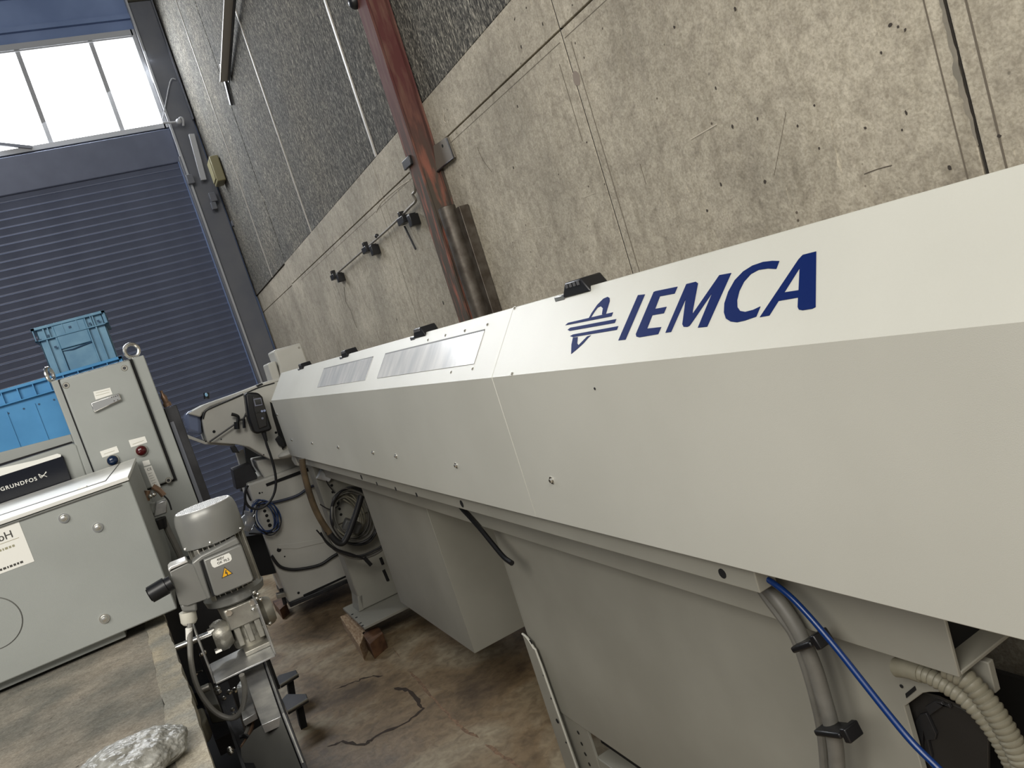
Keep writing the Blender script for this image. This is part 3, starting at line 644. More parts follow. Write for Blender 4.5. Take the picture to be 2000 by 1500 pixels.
MB().tube([at(x, y, Y=4.33) for x, y in ((632, 922), (640, 945), (655, 965), (662, 985), (645, 995), (625, 985))], .003, 6).build('thin_wire', rubber, t)

# ================================================================== LATHE behind
LY = 5.05
t = thing('lathe', (.62, LY + .3, 0), 'pale grey lathe with angular head, black edge seal and rounded base behind the feeder', 'machine')
def lp(pts, Y, dy, name, mat, bevel=.004, parent=None):
    return MB().plate([at(x, y, Y=Y) for x, y in pts], (0, dy, 0)).build(name, mat, parent or t, bevel=bevel)
lp([(483, 946), (600, 905), (700, 900), (740, 1110), (681, 1131), (565, 1178), (534, 1098), (520, 1058)], LY, .55, 'base_cabinet', lathe_paint, .012)
lp([(565, 1178), (690, 1127), (692, 1134), (567, 1187)], LY - .01, .58, 'base_skirt', dark_steel)
lp([(519, 945), (640, 899), (645, 905), (521, 950)], LY - .006, .02, 'vent_slot', black_mt, 0)
lp([(592, 1162), (680, 1122), (681, 1125), (594, 1166)], LY - .004, .02, 'lower_slot', black_mt, 0)
lp([(540, 1064), (580, 1060), (640, 1050), (705, 1023), (711, 1030), (650, 1056), (580, 1072), (544, 1072)], LY - .004, .01, 'cover_lip', lathe_paint, .002)
for px, py, r in ((545, 1074, .014), (556, 1087, .005), (583, 1158, .008), (517, 998, .010), (521, 1007, .010), (524, 1017, .010), (527, 1026, .012), (507, 963, .006), (512, 962, .004)):
    a = at(px, py, Y=LY); MB().cyl(a, a - Vector((0, .002, 0)), r, seg=12).build('hole', black_mt, t)
MB().tube([at(x, y, Y=LY - .02) for x, y in ((500, 985), (540, 980), (580, 968), (605, 952), (640, 940))], .009, 8).build('upper_hose', M('navy_cable', rgb(40, 46, 66), .5), t)
MB().tube([at(x, y, Y=LY - .02) for x, y in ((530, 1085), (545, 1105), (565, 1112), (590, 1111), (625, 1103), (650, 1087), (680, 1070))], .010, 8).build('lower_hose', rubber, t)
lp([(500, 900), (575, 885), (640, 880), (640, 905), (600, 915), (520, 940), (505, 915)], LY + .05, .35, 'saddle_casting', lathe_paint, .01)
lp([(472, 820), (500, 830), (530, 955), (470, 960), (480, 900)], LY + .65, .1, 'rear_guard', pit_dark)
lp([(455, 918), (488, 905), (503, 930), (497, 946), (462, 956)], LY + .1, .2, 'rear_guard', pit_dark)
lp([(478, 1048), (526, 1040), (545, 1108), (546, 1118), (500, 1128), (490, 1110)], LY + .1, .4, 'shadow_block', black_mt)  # black block standing in for the shadow beside the lathe base
# head
hp = [(395, 822), (397, 807), (405, 798), (470, 768), (540, 746), (600, 735), (620, 905), (575, 893), (534, 898), (525, 896), (486, 873), (460, 868), (405, 864), (399, 845)]
lp(hp, 4.95, .5, 'side_cover', lathe_paint, .006)
lp([(366, 808), (400, 790), (470, 765), (530, 742), (560, 735), (560, 740), (480, 767), (410, 795), (396, 806), (392, 815)], 4.96, .5, 'top_cover', lathe_paint, .008)
lp([(360, 812), (372, 800), (392, 806), (394, 840), (396, 850), (384, 848), (366, 842)], 5.0, .35, 'end_window', lens_blue, .02)
MB().tube([at(x, y, Y=4.945) for x, y in ((396, 818), (401, 803), (415, 795), (450, 780), (475, 769))], .006, 6).build('edge_seal', black_pl, t)
MB().tube([at(x, y, Y=4.945) for x, y in ((478, 769), (505, 757), (536, 748))], .003, 6).build('edge_seal', black_pl, t)
lp([(362, 848), (400, 862), (460, 868), (458, 871), (400, 868), (364, 855)], 5.0, .3, 'lower_lip', lathe_paint, .003)
lp([(528, 785), (536, 790), (560, 870), (552, 878), (540, 835), (533, 812)], 4.93, .02, 'door_gap', black_mt, 0)
lp([(538, 858), (545, 850), (556, 862), (558, 875), (545, 870)], 4.92, .03, 'door_handle', black_pl, .004)
lp([(450, 873), (460, 871), (468, 885), (455, 884)], 4.94, .05, 'cable_inlet', black_pl, .003)
lp([(462, 885), (476, 878), (482, 905), (470, 912)], 5.3, .1, 'bracket', lathe_paint, .005)
for px, py, r in ((418, 843, .009), (432, 858, .004), (539, 845, .008), (545, 788, .004), (515, 888, .004), (402, 862, .005)):
    a = at(px, py, Y=4.95); MB().cyl(a, a - Vector((0, .002, 0)), r, seg=12).build('hole', black_mt, t)
a = at(565, 885, Y=4.85); MB().ball(a, .07, 14, .35).build('swivel_foot', lathe_paint, t)
lp([(500, 753), (512, 748), (514, 751), (503, 756)], 4.955, .05, 'top_catch', black_pl, .001)
MB().cyl(at(404, 779, Y=5.1), at(403, 767, Y=5.1), .018).build('signal_stub', black_pl, t)
a = at(403, 771, Y=5.07); MB().ball(a, .009, 8, 1.4).build('stub_lens', M('pale_blue_lens', rgb(150, 200, 230), .1), t)
t = thing('equipment_box', at(575, 735, Y=5.6), 'pale grey upright box with stepped side behind the far end of the feeder', 'box')
lp([(533, 684), (588, 669), (612, 735), (552, 760), (545, 715)], 5.6, .3, 'main_housing', lathe_paint, .015)
lp([(522, 710), (538, 704), (552, 750), (536, 756)], 5.6, .25, 'side_housing', lathe_paint, .01)
a = at(584, 679, Y=5.6); MB().cyl(a, a - Vector((0, .003, 0)), .008, seg=10).build('screw', steel, t)
# rubber foot and block under machine base
block([(532, 1174), (548, 1167), (560, 1179), (546, 1191)], .07, wood2, 'reddish wood block under the left foot of the pale machine base')
t = thing('levelling_foot', at(553, 1172, Y=LY + .02), 'black and steel levelling foot standing on the reddish wood block', 'foot')
MB().cyl(at(549, 1150, Y=LY + .02), at(557, 1180, Y=LY + .02), .012).build('spindle', rubber, t)
MB().bar(at(540, 1164, Y=LY), at(556, 1160, Y=LY), .05, .03).build('clamp', steel, t, bevel=.003)
# pendant with holder
t = thing('control_pendant', at(510, 848, Y=4.75), 'black hand control pendant with small display hanging on the machine head', 'remote control')
PY = 4.78
MB().plate([at(x, y, Y=PY) for x, y in ((478, 768), (492, 766), (505, 767), (513, 775), (517, 790), (532, 838), (525, 842), (502, 848), (494, 844), (484, 815))], (0, .10, 0)).build('casing', black_pl, t, bevel=.012)
MB().plate([at(x, y, Y=PY - .008) for x, y in ((493, 774), (509, 774), (518, 796), (522, 832), (506, 838), (496, 800))], (0, .02, 0)).build('front_plate', M('pendant_face', rgb(38, 36, 34), .4), t, bevel=.004)
f_ = MB().plate([at(x, y, Y=PY - .014) for x, y in ((495, 779), (510, 776.5), (513, 791), (498, 794))], (0, .01, 0)).build('display_frame', M('bezel_grey', rgb(120, 122, 136), .4), t, bevel=.001)
MB().plate([at(x, y, Y=PY - .016) for x, y in ((497, 781), (509, 779), (511.5, 789), (500, 791))], (0, .01, 0)).build('display', lcd, f_)
for px, py in ((501.5, 804.5), (506.5, 803.5), (511.5, 803), (516.5, 802)):
    a = at(px, py, Y=PY - .008); MB().cyl(a, a - Vector((0, .006, 0)), .007, seg=10).build('button', M('btn', rgb(150, 160, 190), .3) if px > 510 else lcd, t)
a = at(512.5, 817, Y=PY - .008); MB().cyl(a, a - Vector((0, .004, 0)), .007, seg=10).build('button', bpy.data.materials['bezel_grey'], t)
MB().tube([at(x, y, Y=PY + .03) for x, y in ((515, 842), (520, 865), (528, 888), (535, 912), (539, 938), (536, 962), (525, 982), (508, 993), (490, 992), (480, 980), (479, 962), (484, 948))], .0075, 8).build('lead', rubber, t)
MB().cyl(at(514, 841, Y=PY + .03), at(520, 862, Y=PY + .03), .016, .009).build('strain_relief', rubber, t)
t = thing('wall_hook', at(463, 842, Y=4.9), 'black plastic hook and clip on the machine head left of the pendant', 'hook')
MB().tube([at(x, y, Y=4.9) for x, y in ((452, 809), (460, 811), (465, 815), (464, 826))], .010, 8).build('hook', black_pl, t)
MB().tube([at(x, y, Y=4.9) for x, y in ((462, 824), (463, 838))], .016, 10, smooth=False).build('grip', black_pl, t)
MB().tube([at(x, y, Y=4.9) for x, y in ((465, 820), (475, 818), (482, 805))], .006, 8).build('arm', black_pl, t)
MB().tube([at(x, y, Y=4.9) for x, y in ((476, 818), (477, 836))], .009, 8, smooth=False).build('arm', black_pl, t)
MB().tube([at(x, y, Y=4.91) for x, y in ((409, 863), (435, 845), (458, 829))], .005, 8, smooth=False).build('rod', black_pl, t)
# blue cable coil
t = thing('blue_cable_coil', at(520, 1044, Y=LY - .06), 'coil of thin dark blue cable hanging on the pale machine base', 'cable coil')
M('cable_navy', rgb(44, 66, 112), .4)
for k, (dx, dy, rx, ry) in enumerate(((0, 0, 22, 32), (2, -1, 24, 31), (-3, 1, 21, 34), (6, 4, 25, 34), (9, 2, 23, 30), (1, 5, 20, 28), (4, 6, 22, 33))):
    MB().tube(loop(516 + dx, 1008 + dy, rx, ry, -.35, LY - .06, jit=.9), .0036, 7, 5, closed=True).build('cable_turn', rubber if k in (3, 5) else bpy.data.materials['cable_navy'], t)
MB().tube([at(x, y, Y=LY - .05) for x, y in ((486, 1042), (510, 1042), (535, 1038), (545, 1020))], .006, 8).build('tail', rubber, t)
MB().tube([at(x, y, Y=LY - .05) for x, y in ((490, 978), (482, 960), (480, 950), (478, 985), (474, 1012))], .006, 8).build('tail', rubber, t)
# plastic cup by the machine
t = thing('plastic_bottle', at(482, 1035, Y=4.9), 'small crumpled clear plastic sleeve left of the blue cable coil', 'plastic sleeve')
MB().lathe(at(477, 1036, Y=4.9), at(488, 1000, Y=4.9), [(0, .03), (.3, .05), (.6, .045), (.8, .03), (1, .035)], 14).build('sleeve', M('clear_plastic', rgb(190, 192, 194), .1, trans=.6), t)

# ================================================================== LEFT SIDE: coolant box, slab, cabinet
BY = 2.30
x1 = at(249, 931, Y=BY).x; zt = at(249, 931, Y=BY).z; zb = at(345, 1190, Y=BY).z
t = thing('coolant_tank', (x1 - .4, BY + .5, zb), 'grey sheet-metal tank box with bright lid and chrome screws at left', 'tank')
MB().box((x1 - .9, BY, zb), (x1, BY + .99, zt - .012)).build('tank_body', grey_paint, t, bevel=.004)
MB().box((x1 - .9, BY - .002, zt - .010), (x1 + .001, BY + 1.0, zt)).build('lid', M('lid_glare_metal', rgb(238, 237, 230), .32, .3, rgb(226, 225, 218), 7, stretch=(.4, 6, 1)), t, bevel=.001)  # lid colour lightened to hold the window's reflection
MB().box((x1 - .9, BY - .004, zt - .0165), (x1 - .02, BY, zt - .0135)).build('lid_seam', gk, t)
q = [at(240, 897, Z=zt), at(206, 940, Z=zt), at(0, 1007, Z=zt)]
MB().tube([p + Vector((0, 0, .0006)) for p in q], .0016, 5, smooth=False).build('lid_fold', gk, t)
a = at(163, 952, Z=zt); MB().tube([a + Vector((-.012, .01, 0)), a + Vector((-.012, -.012, 0)), a + Vector((.008, -.012, 0)), a + Vector((.008, 0, 0))], .003, 6, smooth=False).build('lid_catch', steel, t)
for px, py in ((125, 1012), (191, 1030), (204, 1208)):
    a = at(px, py, Y=BY); s = MB().cyl(a, a - Vector((0, .003, 0)), .0125, seg=20).build('screw', chrome, t)
    MB().lathe(a - Vector((0, .003, 0)), a - Vector((0, .012, 0)), [(0, .0095), (.5, .009), (.85, .0065), (1, .002)], 16).build('cap', chrome, s)
MB().box((x1 - .9, BY + .03, zb - .022), (at(242, 1238, Y=BY).x, BY + .5, zb)).build('bottom_rail', grey_paint, t, bevel=.002)
c = at(-16, 1219, Y=BY)
MB().lathe(c, c - Vector((0, .0012, 0)), [(0, .0665), (1, .0655)], 48).build('round_cover_rim', gk, t); MB().lathe(c, c - Vector((0, .0024, 0)), [(0, .0645), (1, .064)], 48).build('round_cover', grey_paint, t)
# sticker
pr = at(36, 1017, Y=BY); pbr = at(65, 1097, Y=BY)
st = MB().box((pr.x - .24, BY - .0008, pbr.z), (pr.x, BY, pr.z)).build('sticker', white_lbl, t)
rt = Vector((1, 0, 0)); up_ = Vector((0, 0, 1))
text_mesh('GmbH', .027, (pr.x - .021, BY - .0012, pr.z - .034), rt, up_, ink, st, 'print', align='RIGHT')
MB().box((pr.x - .23, BY - .0012, pr.z - .041), (pr.x - .012, BY - .0008, pr.z - .040)).build('print_rule', M('rule_tan', rgb(150, 140, 110), .6), st)
for k, (z, ww, x2) in enumerate(((.058, .09, .028), (.076, .02, .072), (.087, .02, .074), (.097, .02, .076), (.104, .10, .024))):
    mb = MB(); x = pr.x - x2 - ww
    while x < pr.x - x2:
        l_ = random.uniform(.003, .007); mb.box((x, BY - .0012, pr.z - z), (x + l_, BY - .0008, pr.z - z + .0055)); x += l_ + .0025
    mb.build('print_line', ink if k > 1 else M('faint_print', rgb(150, 146, 120), .6) if k == 0 else bpy.data.materials['faint_print'], st)
# pump with black front panel
t = thing('coolant_pump', (-.52, 3.5, 1.2), 'grey pump unit with glossy black name panel behind the tank lid', 'pump')
PYY = 3.36
MB().plate([at(x, y, Y=PYY) for x, y in ((-200, 975), (141, 866), (150, 868), (180, 960), (-120, 1045))], (0, .3, 0)).build('housing', grey_paint, t, bevel=.006)
MB().plate([at(x, y, Y=PYY - .012) for x, y in ((-160, 958), (-160, 950), (105, 866), (122, 890), (123, 887), (118, 889))][:2] + [at(x, y, Y=PYY - .012) for x, y in ((118, 888), (120, 892))], (0, .012, 0)).build('panel_top_edge', M('bright_edge', rgb(228, 228, 222), .3), t)
pn = MB().plate([at(x, y, Y=PYY - .018) for x, y in ((-200, 990), (118, 889), (124, 892), (150, 965), (-170, 1080))], (0, .02, 0)).build('name_panel', pump_black, t, bevel=.003)
MB().plate([at(x, y, Y=PYY - .02) for x, y in ((-200, 982), (112, 886), (119, 888), (119, 892), (-200, 994))], (0, .02, 0)).build('panel_top_edge', bpy.data.materials['bright_edge'], t)
o = at(2, 959.5, Y=PYY - .019); e_ = at(75, 937, Y=PYY - .019)
text_mesh('GRUNDFOS', .0195, o, e_ - o, up_, white_lbl, pn, 'lettering', weight=.0003, space=1.22)
mb = MB()
for pts in (((76, 926), (83, 929), (91, 922)), ((78, 932), (85, 929), (92, 931)), ((80, 934), (85, 929), (90, 921)), ((75, 926), (79, 933))):
    mb.tube([at(x, y, Y=PYY - .0195) for x, y in pts], .0012, 5)
mb.build('emblem', white_lbl, pn)
# frame shelf that carries the crates
t = thing('crate_shelf', (-.5, 3.62, 1.45), 'grey steel frame shelf carrying the lower blue crate', 'shelf')
MB().plate([at(x, y, Y=3.52) for x, y in ((-200, 953), (-200, 935), (138, 848), (145, 864), (-195, 968))], (0, .62, 0)).build('shelf_plate', grey_paint, t, bevel=.003)
MB().plate([at(x, y, Y=3.515) for x, y in ((-200, 968), (140, 862), (141, 865), (-200, 972))], (0, .01, 0)).build('shelf_gap', black_mt, t)
# crates
def crate(x0, x1_, y0, y1, z0, z1, mat, label, dusty=False):
    t = thing('plastic_crate', ((x0 + x1_) / 2, (y0 + y1) / 2, z0), label, 'crate', 'stacked blue plastic crates')
    th = .006; ins = .016
    MB().box((x0 + ins, y0 + ins, z0), (x1_ - ins, y1 - ins, z0 + .012)).build('bottom', mat, t)
    for (a, b) in (((x0 + ins, y0 + ins, z0), (x1_ - ins, y0 + ins + th, z1)), ((x0 + ins, y1 - ins - th, z0), (x1_ - ins, y1 - ins, z1)), ((x0 + ins, y0 + ins, z0), (x0 + ins + th, y1 - ins, z1)), ((x1_ - ins - th, y0 + ins, z0), (x1_ - ins, y1 - ins, z1))):
        MB().box(a, b).build('side_wall', mat, t, bevel=.002)
    rim = MB()
    rh = .012
    for z in (z1 - rh, z1 - .062):
        rim.box((x0, y0, z), (x1_, y0 + ins, z + .005 if z < z1 - .03 else z1)).box((x0, y1 - ins, z), (x1_, y1, z + .005 if z < z1 - .03 else z1)).box((x0, y0, z), (x0 + ins, y1, z + .005 if z < z1 - .03 else z1)).box((x1_ - ins, y0, z), (x1_, y1, z + .005 if z < z1 - .03 else z1))
    rim.build('rim', mat, t, bevel=.0015)
    n = max(4, int((x1_ - x0) / .055)); mb = MB()
    for i in range(n + 1):
        x = x0 + .004 + (x1_ - x0 - .012) * i / n; MB().box((x, y0 + .002, z1 - .06), (x + .004, y0 + ins, z1 - .002)).build('rim_rib', mat, t)
    for i in range(8):
        y = y0 + .01 + (y1 - y0 - .02) * i / 7; MB().box((x1_ - ins, y, z1 - .06), (x1_ - .002, y + .004, z1 - .002)).build('rim_rib', mat, t)
    return t
c1 = crate(-.66, -.035, 3.6, 4.0, at(130, 868, Y=3.6).z, at(95, 735, Y=3.6).z, crate_blue, 'bright blue plastic crate on the grey frame shelf, lower of the two')
for k in range(8):
    x = -.60 + k * .055; a = Vector((x, 3.6 + .0155, at(95, 735, Y=3.6).z - .095)); MB().cyl(a, a - Vector((0, .001, 0)), .004, seg=8).build('hole', crate_in, c1)
for x in (-.50, -.40, -.22): MB().box((x, 3.612, 1.56), (x + .008, 3.6165, 1.74)).build('wall_rib', crate_blue, c1)
y2 = 3.90; a0 = at(60, 648, Y=y2); a1 = at(205, 617, Y=y2)
z0 = at(95, 735, Y=3.6).z + .001
c2 = crate(a0.x, a1.x + .005, y2, y2 + .28, z0, a0.z + .012, crate_grey, 'dusty blue-grey crate standing on top of the bright blue crate')
xm = (a0.x + a1.x) / 2; hw = .062
MB().box((xm - hw, y2 + .004, z0 + .12), (xm + hw, y2 + .016, a0.z)).build('grip_panel', crate_grey, c2, bevel=.003)
MB().box((xm - hw, y2 + .013, z0 + .005), (xm + hw, y2 + .0165, z0 + .118)).build('label_holder', crate_grey, c2, bevel=.001)
MB().tube([Vector((xm - hw, y2 + .010, z0 + .01)), Vector((xm - hw, y2 + .010, z0 + .112)), Vector((xm - .02, y2 + .008, z0 + .108)), Vector((xm + hw, y2 + .008, z0 + .118))], .0028, 6, smooth=False).build('grip_gap', crate_in, c2)
for x in (xm - .105, xm + .095, xm - hw - .006, xm + hw): MB().box((x, y2 + .004, z0 + .02), (x + .006, y2 + .016, a0.z)).build('wall_rib', crate_grey, c2, bevel=.001)
for x, z in ((xm - .09, a0.z - .035), (xm - .125, a0.z - .045), (xm + .08, a0.z - .03), (xm + .115, a0.z - .028), (xm, a0.z - .022), (xm - .08, a0.z - .09)):
    MB().box((x - .005, y2 + .001, z - .005), (x + .005, y2 + .005, z + .004)).build('slot', crate_in, c2)
# control cabinet
CY = 3.35
cx0 = -.087 * CY; cx1 = .0125 * CY; cz1 = at(99, 745, Y=CY).z; dz0 = at(346, 934, Y=CY).z
t = thing('control_cabinet', ((cx0 + cx1) / 2, CY + .12, .7), 'tall grey steel control cabinet with two lifting eyes and indicator lamps', 'cabinet')
MB().box((cx0, CY + .012, .0), (cx1, CY + .22, cz1)).build('cabinet_body', grey_paint, t, bevel=.004)
dx0 = -.078 * CY; dx1 = -.0035 * CY
MB().box((dx0 - .006, CY + .002, dz0 - .006), (dx1 + .010, CY + .013, cz1 - .002)).build('door_seal', black_mt, t, bevel=.002)
d = MB().box((dx0, CY - .012, dz0), (dx1, CY + .006, cz1 - .004)).build('door', grey_paint, t, bevel=.012)
d.modifiers['bevel'].width = .006
for px, py in ((129, 753), (243, 719), (329, 938)):
    a = at(px, py, Y=CY - .012); q = MB().lathe(a, a - Vector((0, .003, 0)), [(0, .012), (1, .010)], 20).build('door_lock', steel, d); MB().cyl(a - Vector((0, .003, 0)), a - Vector((0, .0035, 0)), .006, seg=12).build('lock_slot', dark_steel, q)
def cab_lbl(pxs, mat=white_lbl, name='label', dy=.001, par=None): return MB().plate([at(x, y, Y=CY - .0125) for x, y in pxs], (0, -dy, 0)).build(name, mat, par or d)
l1 = cab_lbl(((182, 765), (215, 757), (220, 770), (187, 781)))
for y in (0, 5): MB().tube([at(187, 768 + y, Y=CY - .0138), at(214, 761 + y, Y=CY - .0138)], .0006, 4, smooth=False).build('print_line', bpy.data.materials['faint_print'], l1)
l2 = cab_lbl(((195, 882), (228, 871), (233, 883), (200, 894)))
MB().tube([at(203, 887, Y=CY - .0138), at(224, 880, Y=CY - .0138)], .0007, 4, smooth=False).build('print_line', bpy.data.materials['faint_print'], l2)
l3 = cab_lbl(((251, 860), (283, 852), (288, 864), (256, 874)))
MB().tube([at(259, 868, Y=CY - .0138), at(281, 860, Y=CY - .0138)], .0007, 4, smooth=False).build('print_line', bpy.data.materials['faint_print'], l3)
MB().plate([at(x, y, Y=CY - .016) for x, y in ((177, 787), (233, 768), (238, 781), (184, 806))], (0, -.012, 0)).build('name_plate', chrome, d, bevel=.003)
for px, py in ((218, 776), (222, 775), (226, 774), (230, 773), (223, 783), (230, 781)):
    a = at(px, py, Y=CY - .028); MB().cyl(a, a - Vector((0, .0008, 0)), .0022, seg=8).build('plate_dimple', ink, d)
lc = cab_lbl(((278, 901), (291, 898), (294, 907), (281, 911)))
l4 = cab_lbl(((281, 913), (296, 909), (314, 951), (299, 957)))
text_mesh('CE', .014, at(288, 920, Y=CY - .0138), rt, up_, ink, l4, 'print')
for k in range(6): MB().tube([at(289 + k * 2.1, 926 + k * 4.6, Y=CY - .0138), at(297 + k * 2.1, 923 + k * 4.6, Y=CY - .0138)], .0006, 4, smooth=False).build('print_line', ink, l4)
a = at(276, 880, Y=CY - .012); q = MB().cyl(a, a - Vector((0, .008, 0)), .0225, seg=24).build('indicator_lamp', steel, d); MB().lathe(a - Vector((0, .008, 0)), a - Vector((0, .022, 0)), [(0, .020), (.5, .018), (.85, .012), (1, .003)], 24).build('lens', red_lens, q); q['label'] = 'dark red indicator lamp'
a = at(220, 899, Y=CY - .012); q = MB().cyl(a, a - Vector((0, .008, 0)), .0225, seg=24).build('indicator_lamp', steel, d); MB().lathe(a - Vector((0, .008, 0)), a - Vector((0, .024, 0)), [(0, .020), (.5, .018), (.85, .012), (1, .003)], 24).build('lens', blue_lens, q); q['label'] = 'dark blue indicator lamp'
def ring(c, r, tr, n, name, parent):
    n = Vector(n).normalized(); x = n.orthogonal().normalized(); y = n.cross(x)
    MB().tube([c + (x * math.cos(a) + y * math.sin(a)) * r for a in [2 * math.pi * i / 20 for i in range(20)]], tr, 10, 3, closed=True).build(name, chrome, parent)
a = at(257, 685, Y=CY + .05); ring(a, .026, .0075, (.25, -1, 0), 'lifting_eye', t); MB().cyl(Vector((a.x, a.y, cz1)), a - Vector((0, 0, .028)), .013, .010, 14).build('eye_shank', chrome, t)
a = at(97, 732, Y=CY + .05); ring(a, .026, .0075, (1, -.35, 0), 'lifting_eye', t); MB().cyl(Vector((a.x + .004, a.y, cz1)), a - Vector((-.003, 0, .028)), .013, .010, 14).build('eye_shank', chrome, t)
# side duct right of cabinet
t = thing('cable_duct', (.08, CY + .14, .4), 'dark upright cable duct with a copper fitting beside the control cabinet', 'duct')
zd = at(330, 795, Y=CY + .1).z
MB().box((cx1 + .002, CY + .04, .3), (cx1 + .05, CY + .2, zd)).build('duct_body', dark_steel, t, bevel=.003)
MB().box((cx1 + .004, CY + .036, .3), (cx1 + .02, CY + .04, zd - .06)).build('duct_cover', pilaster_m, t, bevel=.002)
a = at(325, 785, Y=CY + .1); MB().lathe(a - Vector((0, 0, .02)), a + Vector((-.005, 0, .05)), [(0, .016), (.2, .016), (.3, .010), (.6, .012), (.8, .005), (1, .006)], 14).build('copper_fitting', copper, t)
# small fittings on cabinet foot, right of tank
t = thing('solenoid_valve', at(305, 1005, Y=3.0), 'small valve with copper pipes between the tank and the control cabinet', 'valve')
vy = 3.0
MB().plate([at(x, y, Y=vy) for x, y in ((304, 983), (326, 975), (326, 1002), (300, 1011))], (0, .06, 0)).build('valve_body', galv, t, bevel=.004)
MB().plate([at(x, y, Y=vy + .01) for x, y in ((283, 985), (303, 983), (297, 1011), (286, 1017))], (0, .05, 0)).build('mount_plate', grey_paint, t, bevel=.002)
MB().tube([at(x, y, Y=vy - .02) for x, y in ((288, 958), (287, 968), (287, 978))], .010, 10, smooth=False).build('copper_pipe', copper, t)
MB().tube([at(x, y, Y=vy - .02) for x, y in ((298, 950), (310, 957), (320, 968))], .010, 10).build('copper_pipe', copper, t)
for px, py in ((294, 969), (300, 966)): MB().ball(at(px, py, Y=vy - .03), .009).build('bolt', chrome, t)
MB().tube([at(x, y, Y=vy - .03) for x, y in ((320, 968), (329, 978), (335, 996))], .003, 6).build('wire', rubber, t)
MB().cyl(at(308, 1013, Y=vy), at(314, 1033, Y=vy), .028, .022).build('connector', black_pl, t, bevel=.002)
MB().tube([at(x, y, Y=vy + .01) for x, y in ((318, 1012), (330, 1040), (345, 1070), (356, 1095), (375, 1150), (392, 1190), (410, 1230), (440, 1290))], .011, 10).build('hose', grey_hose, t)
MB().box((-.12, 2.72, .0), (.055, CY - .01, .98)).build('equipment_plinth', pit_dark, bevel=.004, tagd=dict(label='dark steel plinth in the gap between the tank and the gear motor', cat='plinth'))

# slab ---------------------------------------------------------------
SZ = 1.0
A = at(325, 1215, Z=SZ); B = at(420, 1500, Z=SZ); dv = (B - A).normalized(); nn = Vector((-dv.y, dv.x, 0)); nn = nn if nn.x < 0 else -nn
A = A - dv * .35; B = B + dv * .6
t = thing('stone_slab', (-.55, 1.6, SZ - .05), 'grimy grey slab top with a worn pale edge under the bubble-wrapped parcel', 'slab')
MB().plate([A + nn * .050, B + nn * .050, B + nn * 1.25, A + nn * 1.25], (0, 0, -.05)).build('slab_top', slab_con, t, bevel=.002)
n = 60; zz = Vector((0, 0, .0012))
outer = [A.lerp(B, i / n) + nn * random.uniform(-.002, .003) + zz for i in range(n + 1)]
inner = [A.lerp(B, i / n) + nn * (.052 + .003 * NZ.noise(Vector((i * .35, 0, 0))) * 2 + random.uniform(-.0015, .0015)) + zz for i in range(n + 1)]
mb = MB(); T = [[mb.bm.verts.new(p + Vector((0, 0, dz))) for p in row] for row in (outer, inner) for dz in (0, -.052)]
for i in range(n):
    for P_, Q_ in ((T[0], T[2]), (T[1], T[3]), (T[0], T[1]), (T[2], T[3])): mb.bm.faces.new((P_[i], P_[i + 1], Q_[i + 1], Q_[i]))
mb.build('worn_edge', slab_edge, t)
zz = Vector((0, 0, -.056))
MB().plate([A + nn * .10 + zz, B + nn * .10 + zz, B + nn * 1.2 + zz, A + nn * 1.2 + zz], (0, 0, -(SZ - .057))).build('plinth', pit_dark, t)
# bubble-wrapped parcel
bm = bmesh.new(); bmesh.ops.create_icosphere(bm, subdivisions=6, radius=1)
cpt = at(254, 1508, Z=SZ + .01)
for v in bm.verts:
    p = v.co.copy(); q = p * 2.2; k = 1 + .14 * NZ.noise(q) + .05 * abs(NZ.noise(p * 5)) + .012 * NZ.noise(p * 14)
    v.co = Vector((p.x * .092 * k, p.y * .078 * k, max(p.z, -.55) * .034 * k))
    v.co.z += .0035 * max(0, NZ.noise(v.co * 90))
mb = MB(); mb.bm.free(); mb.bm = bm
bmesh.ops.translate(bm, vec=cpt + Vector((0, 0, .012)), verts=bm.verts)
mb.build('wrapped_parcel', bubble, sharp=70, tagd=dict(label='bubble-wrapped parcel lying on the grey slab at the bottom left', cat='parcel'))

# ================================================================== GEAR MOTOR (upright)
mx, my = .034, 2.17
t = thing('gear_motor', (mx, my, .905), 'upright grey electric gear motor with a yellow warning triangle', 'motor')
v3 = lambda z, x=mx, y=my: Vector((x, y, z))
fc = MB().lathe(v3(1.197), v3(1.288), [(0, .0785), (.02, .079), (.70, .0785), (.84, .0765), (.94, .0735), (1.0, .070)], 56).build('fan_cover', motor_grey, t)
gr = MB().lathe(v3(1.2875), v3(1.2895), [(0, .0695), (1, .068)], 48).build('vent_grille', perf, fc)
mb = MB()
for i in range(-8, 9):
    for j in range(-8, 9):
        x = i * .0088 + (j % 2) * .0044; y = j * .0078
        if x * x + y * y < .064 ** 2: mb.lathe(v3(1.2894, mx + x, my + y), v3(1.2899, mx + x, my + y), [(0, .0027), (1, .0027)], 8)
o = mb.build('vent_holes', M('hole_grey', rgb(120, 120, 120), .6), gr); o['kind'] = 'stuff'
for a in (-1.75, -2.75, -.6): 
    p = Vector((mx + math.cos(a) * .079, my + math.sin(a) * .079, 1.203)); MB().ball(p, .004, 8).build('screw', chrome, fc)
MB().cyl(v3(1.05), v3(1.197), .058, seg=40).build('stator_body', steel, t)
mb = MB()
for k in range(30):
    a = 2 * math.pi * k / 30; d_ = Vector((math.cos(a), math.sin(a), 0)); p = v3(1.055) + d_ * .064
    mb.bar(p, p + Vector((0, 0, .142)), .0025, .014, up=d_)
mb.build('cooling_fins', steel, t)
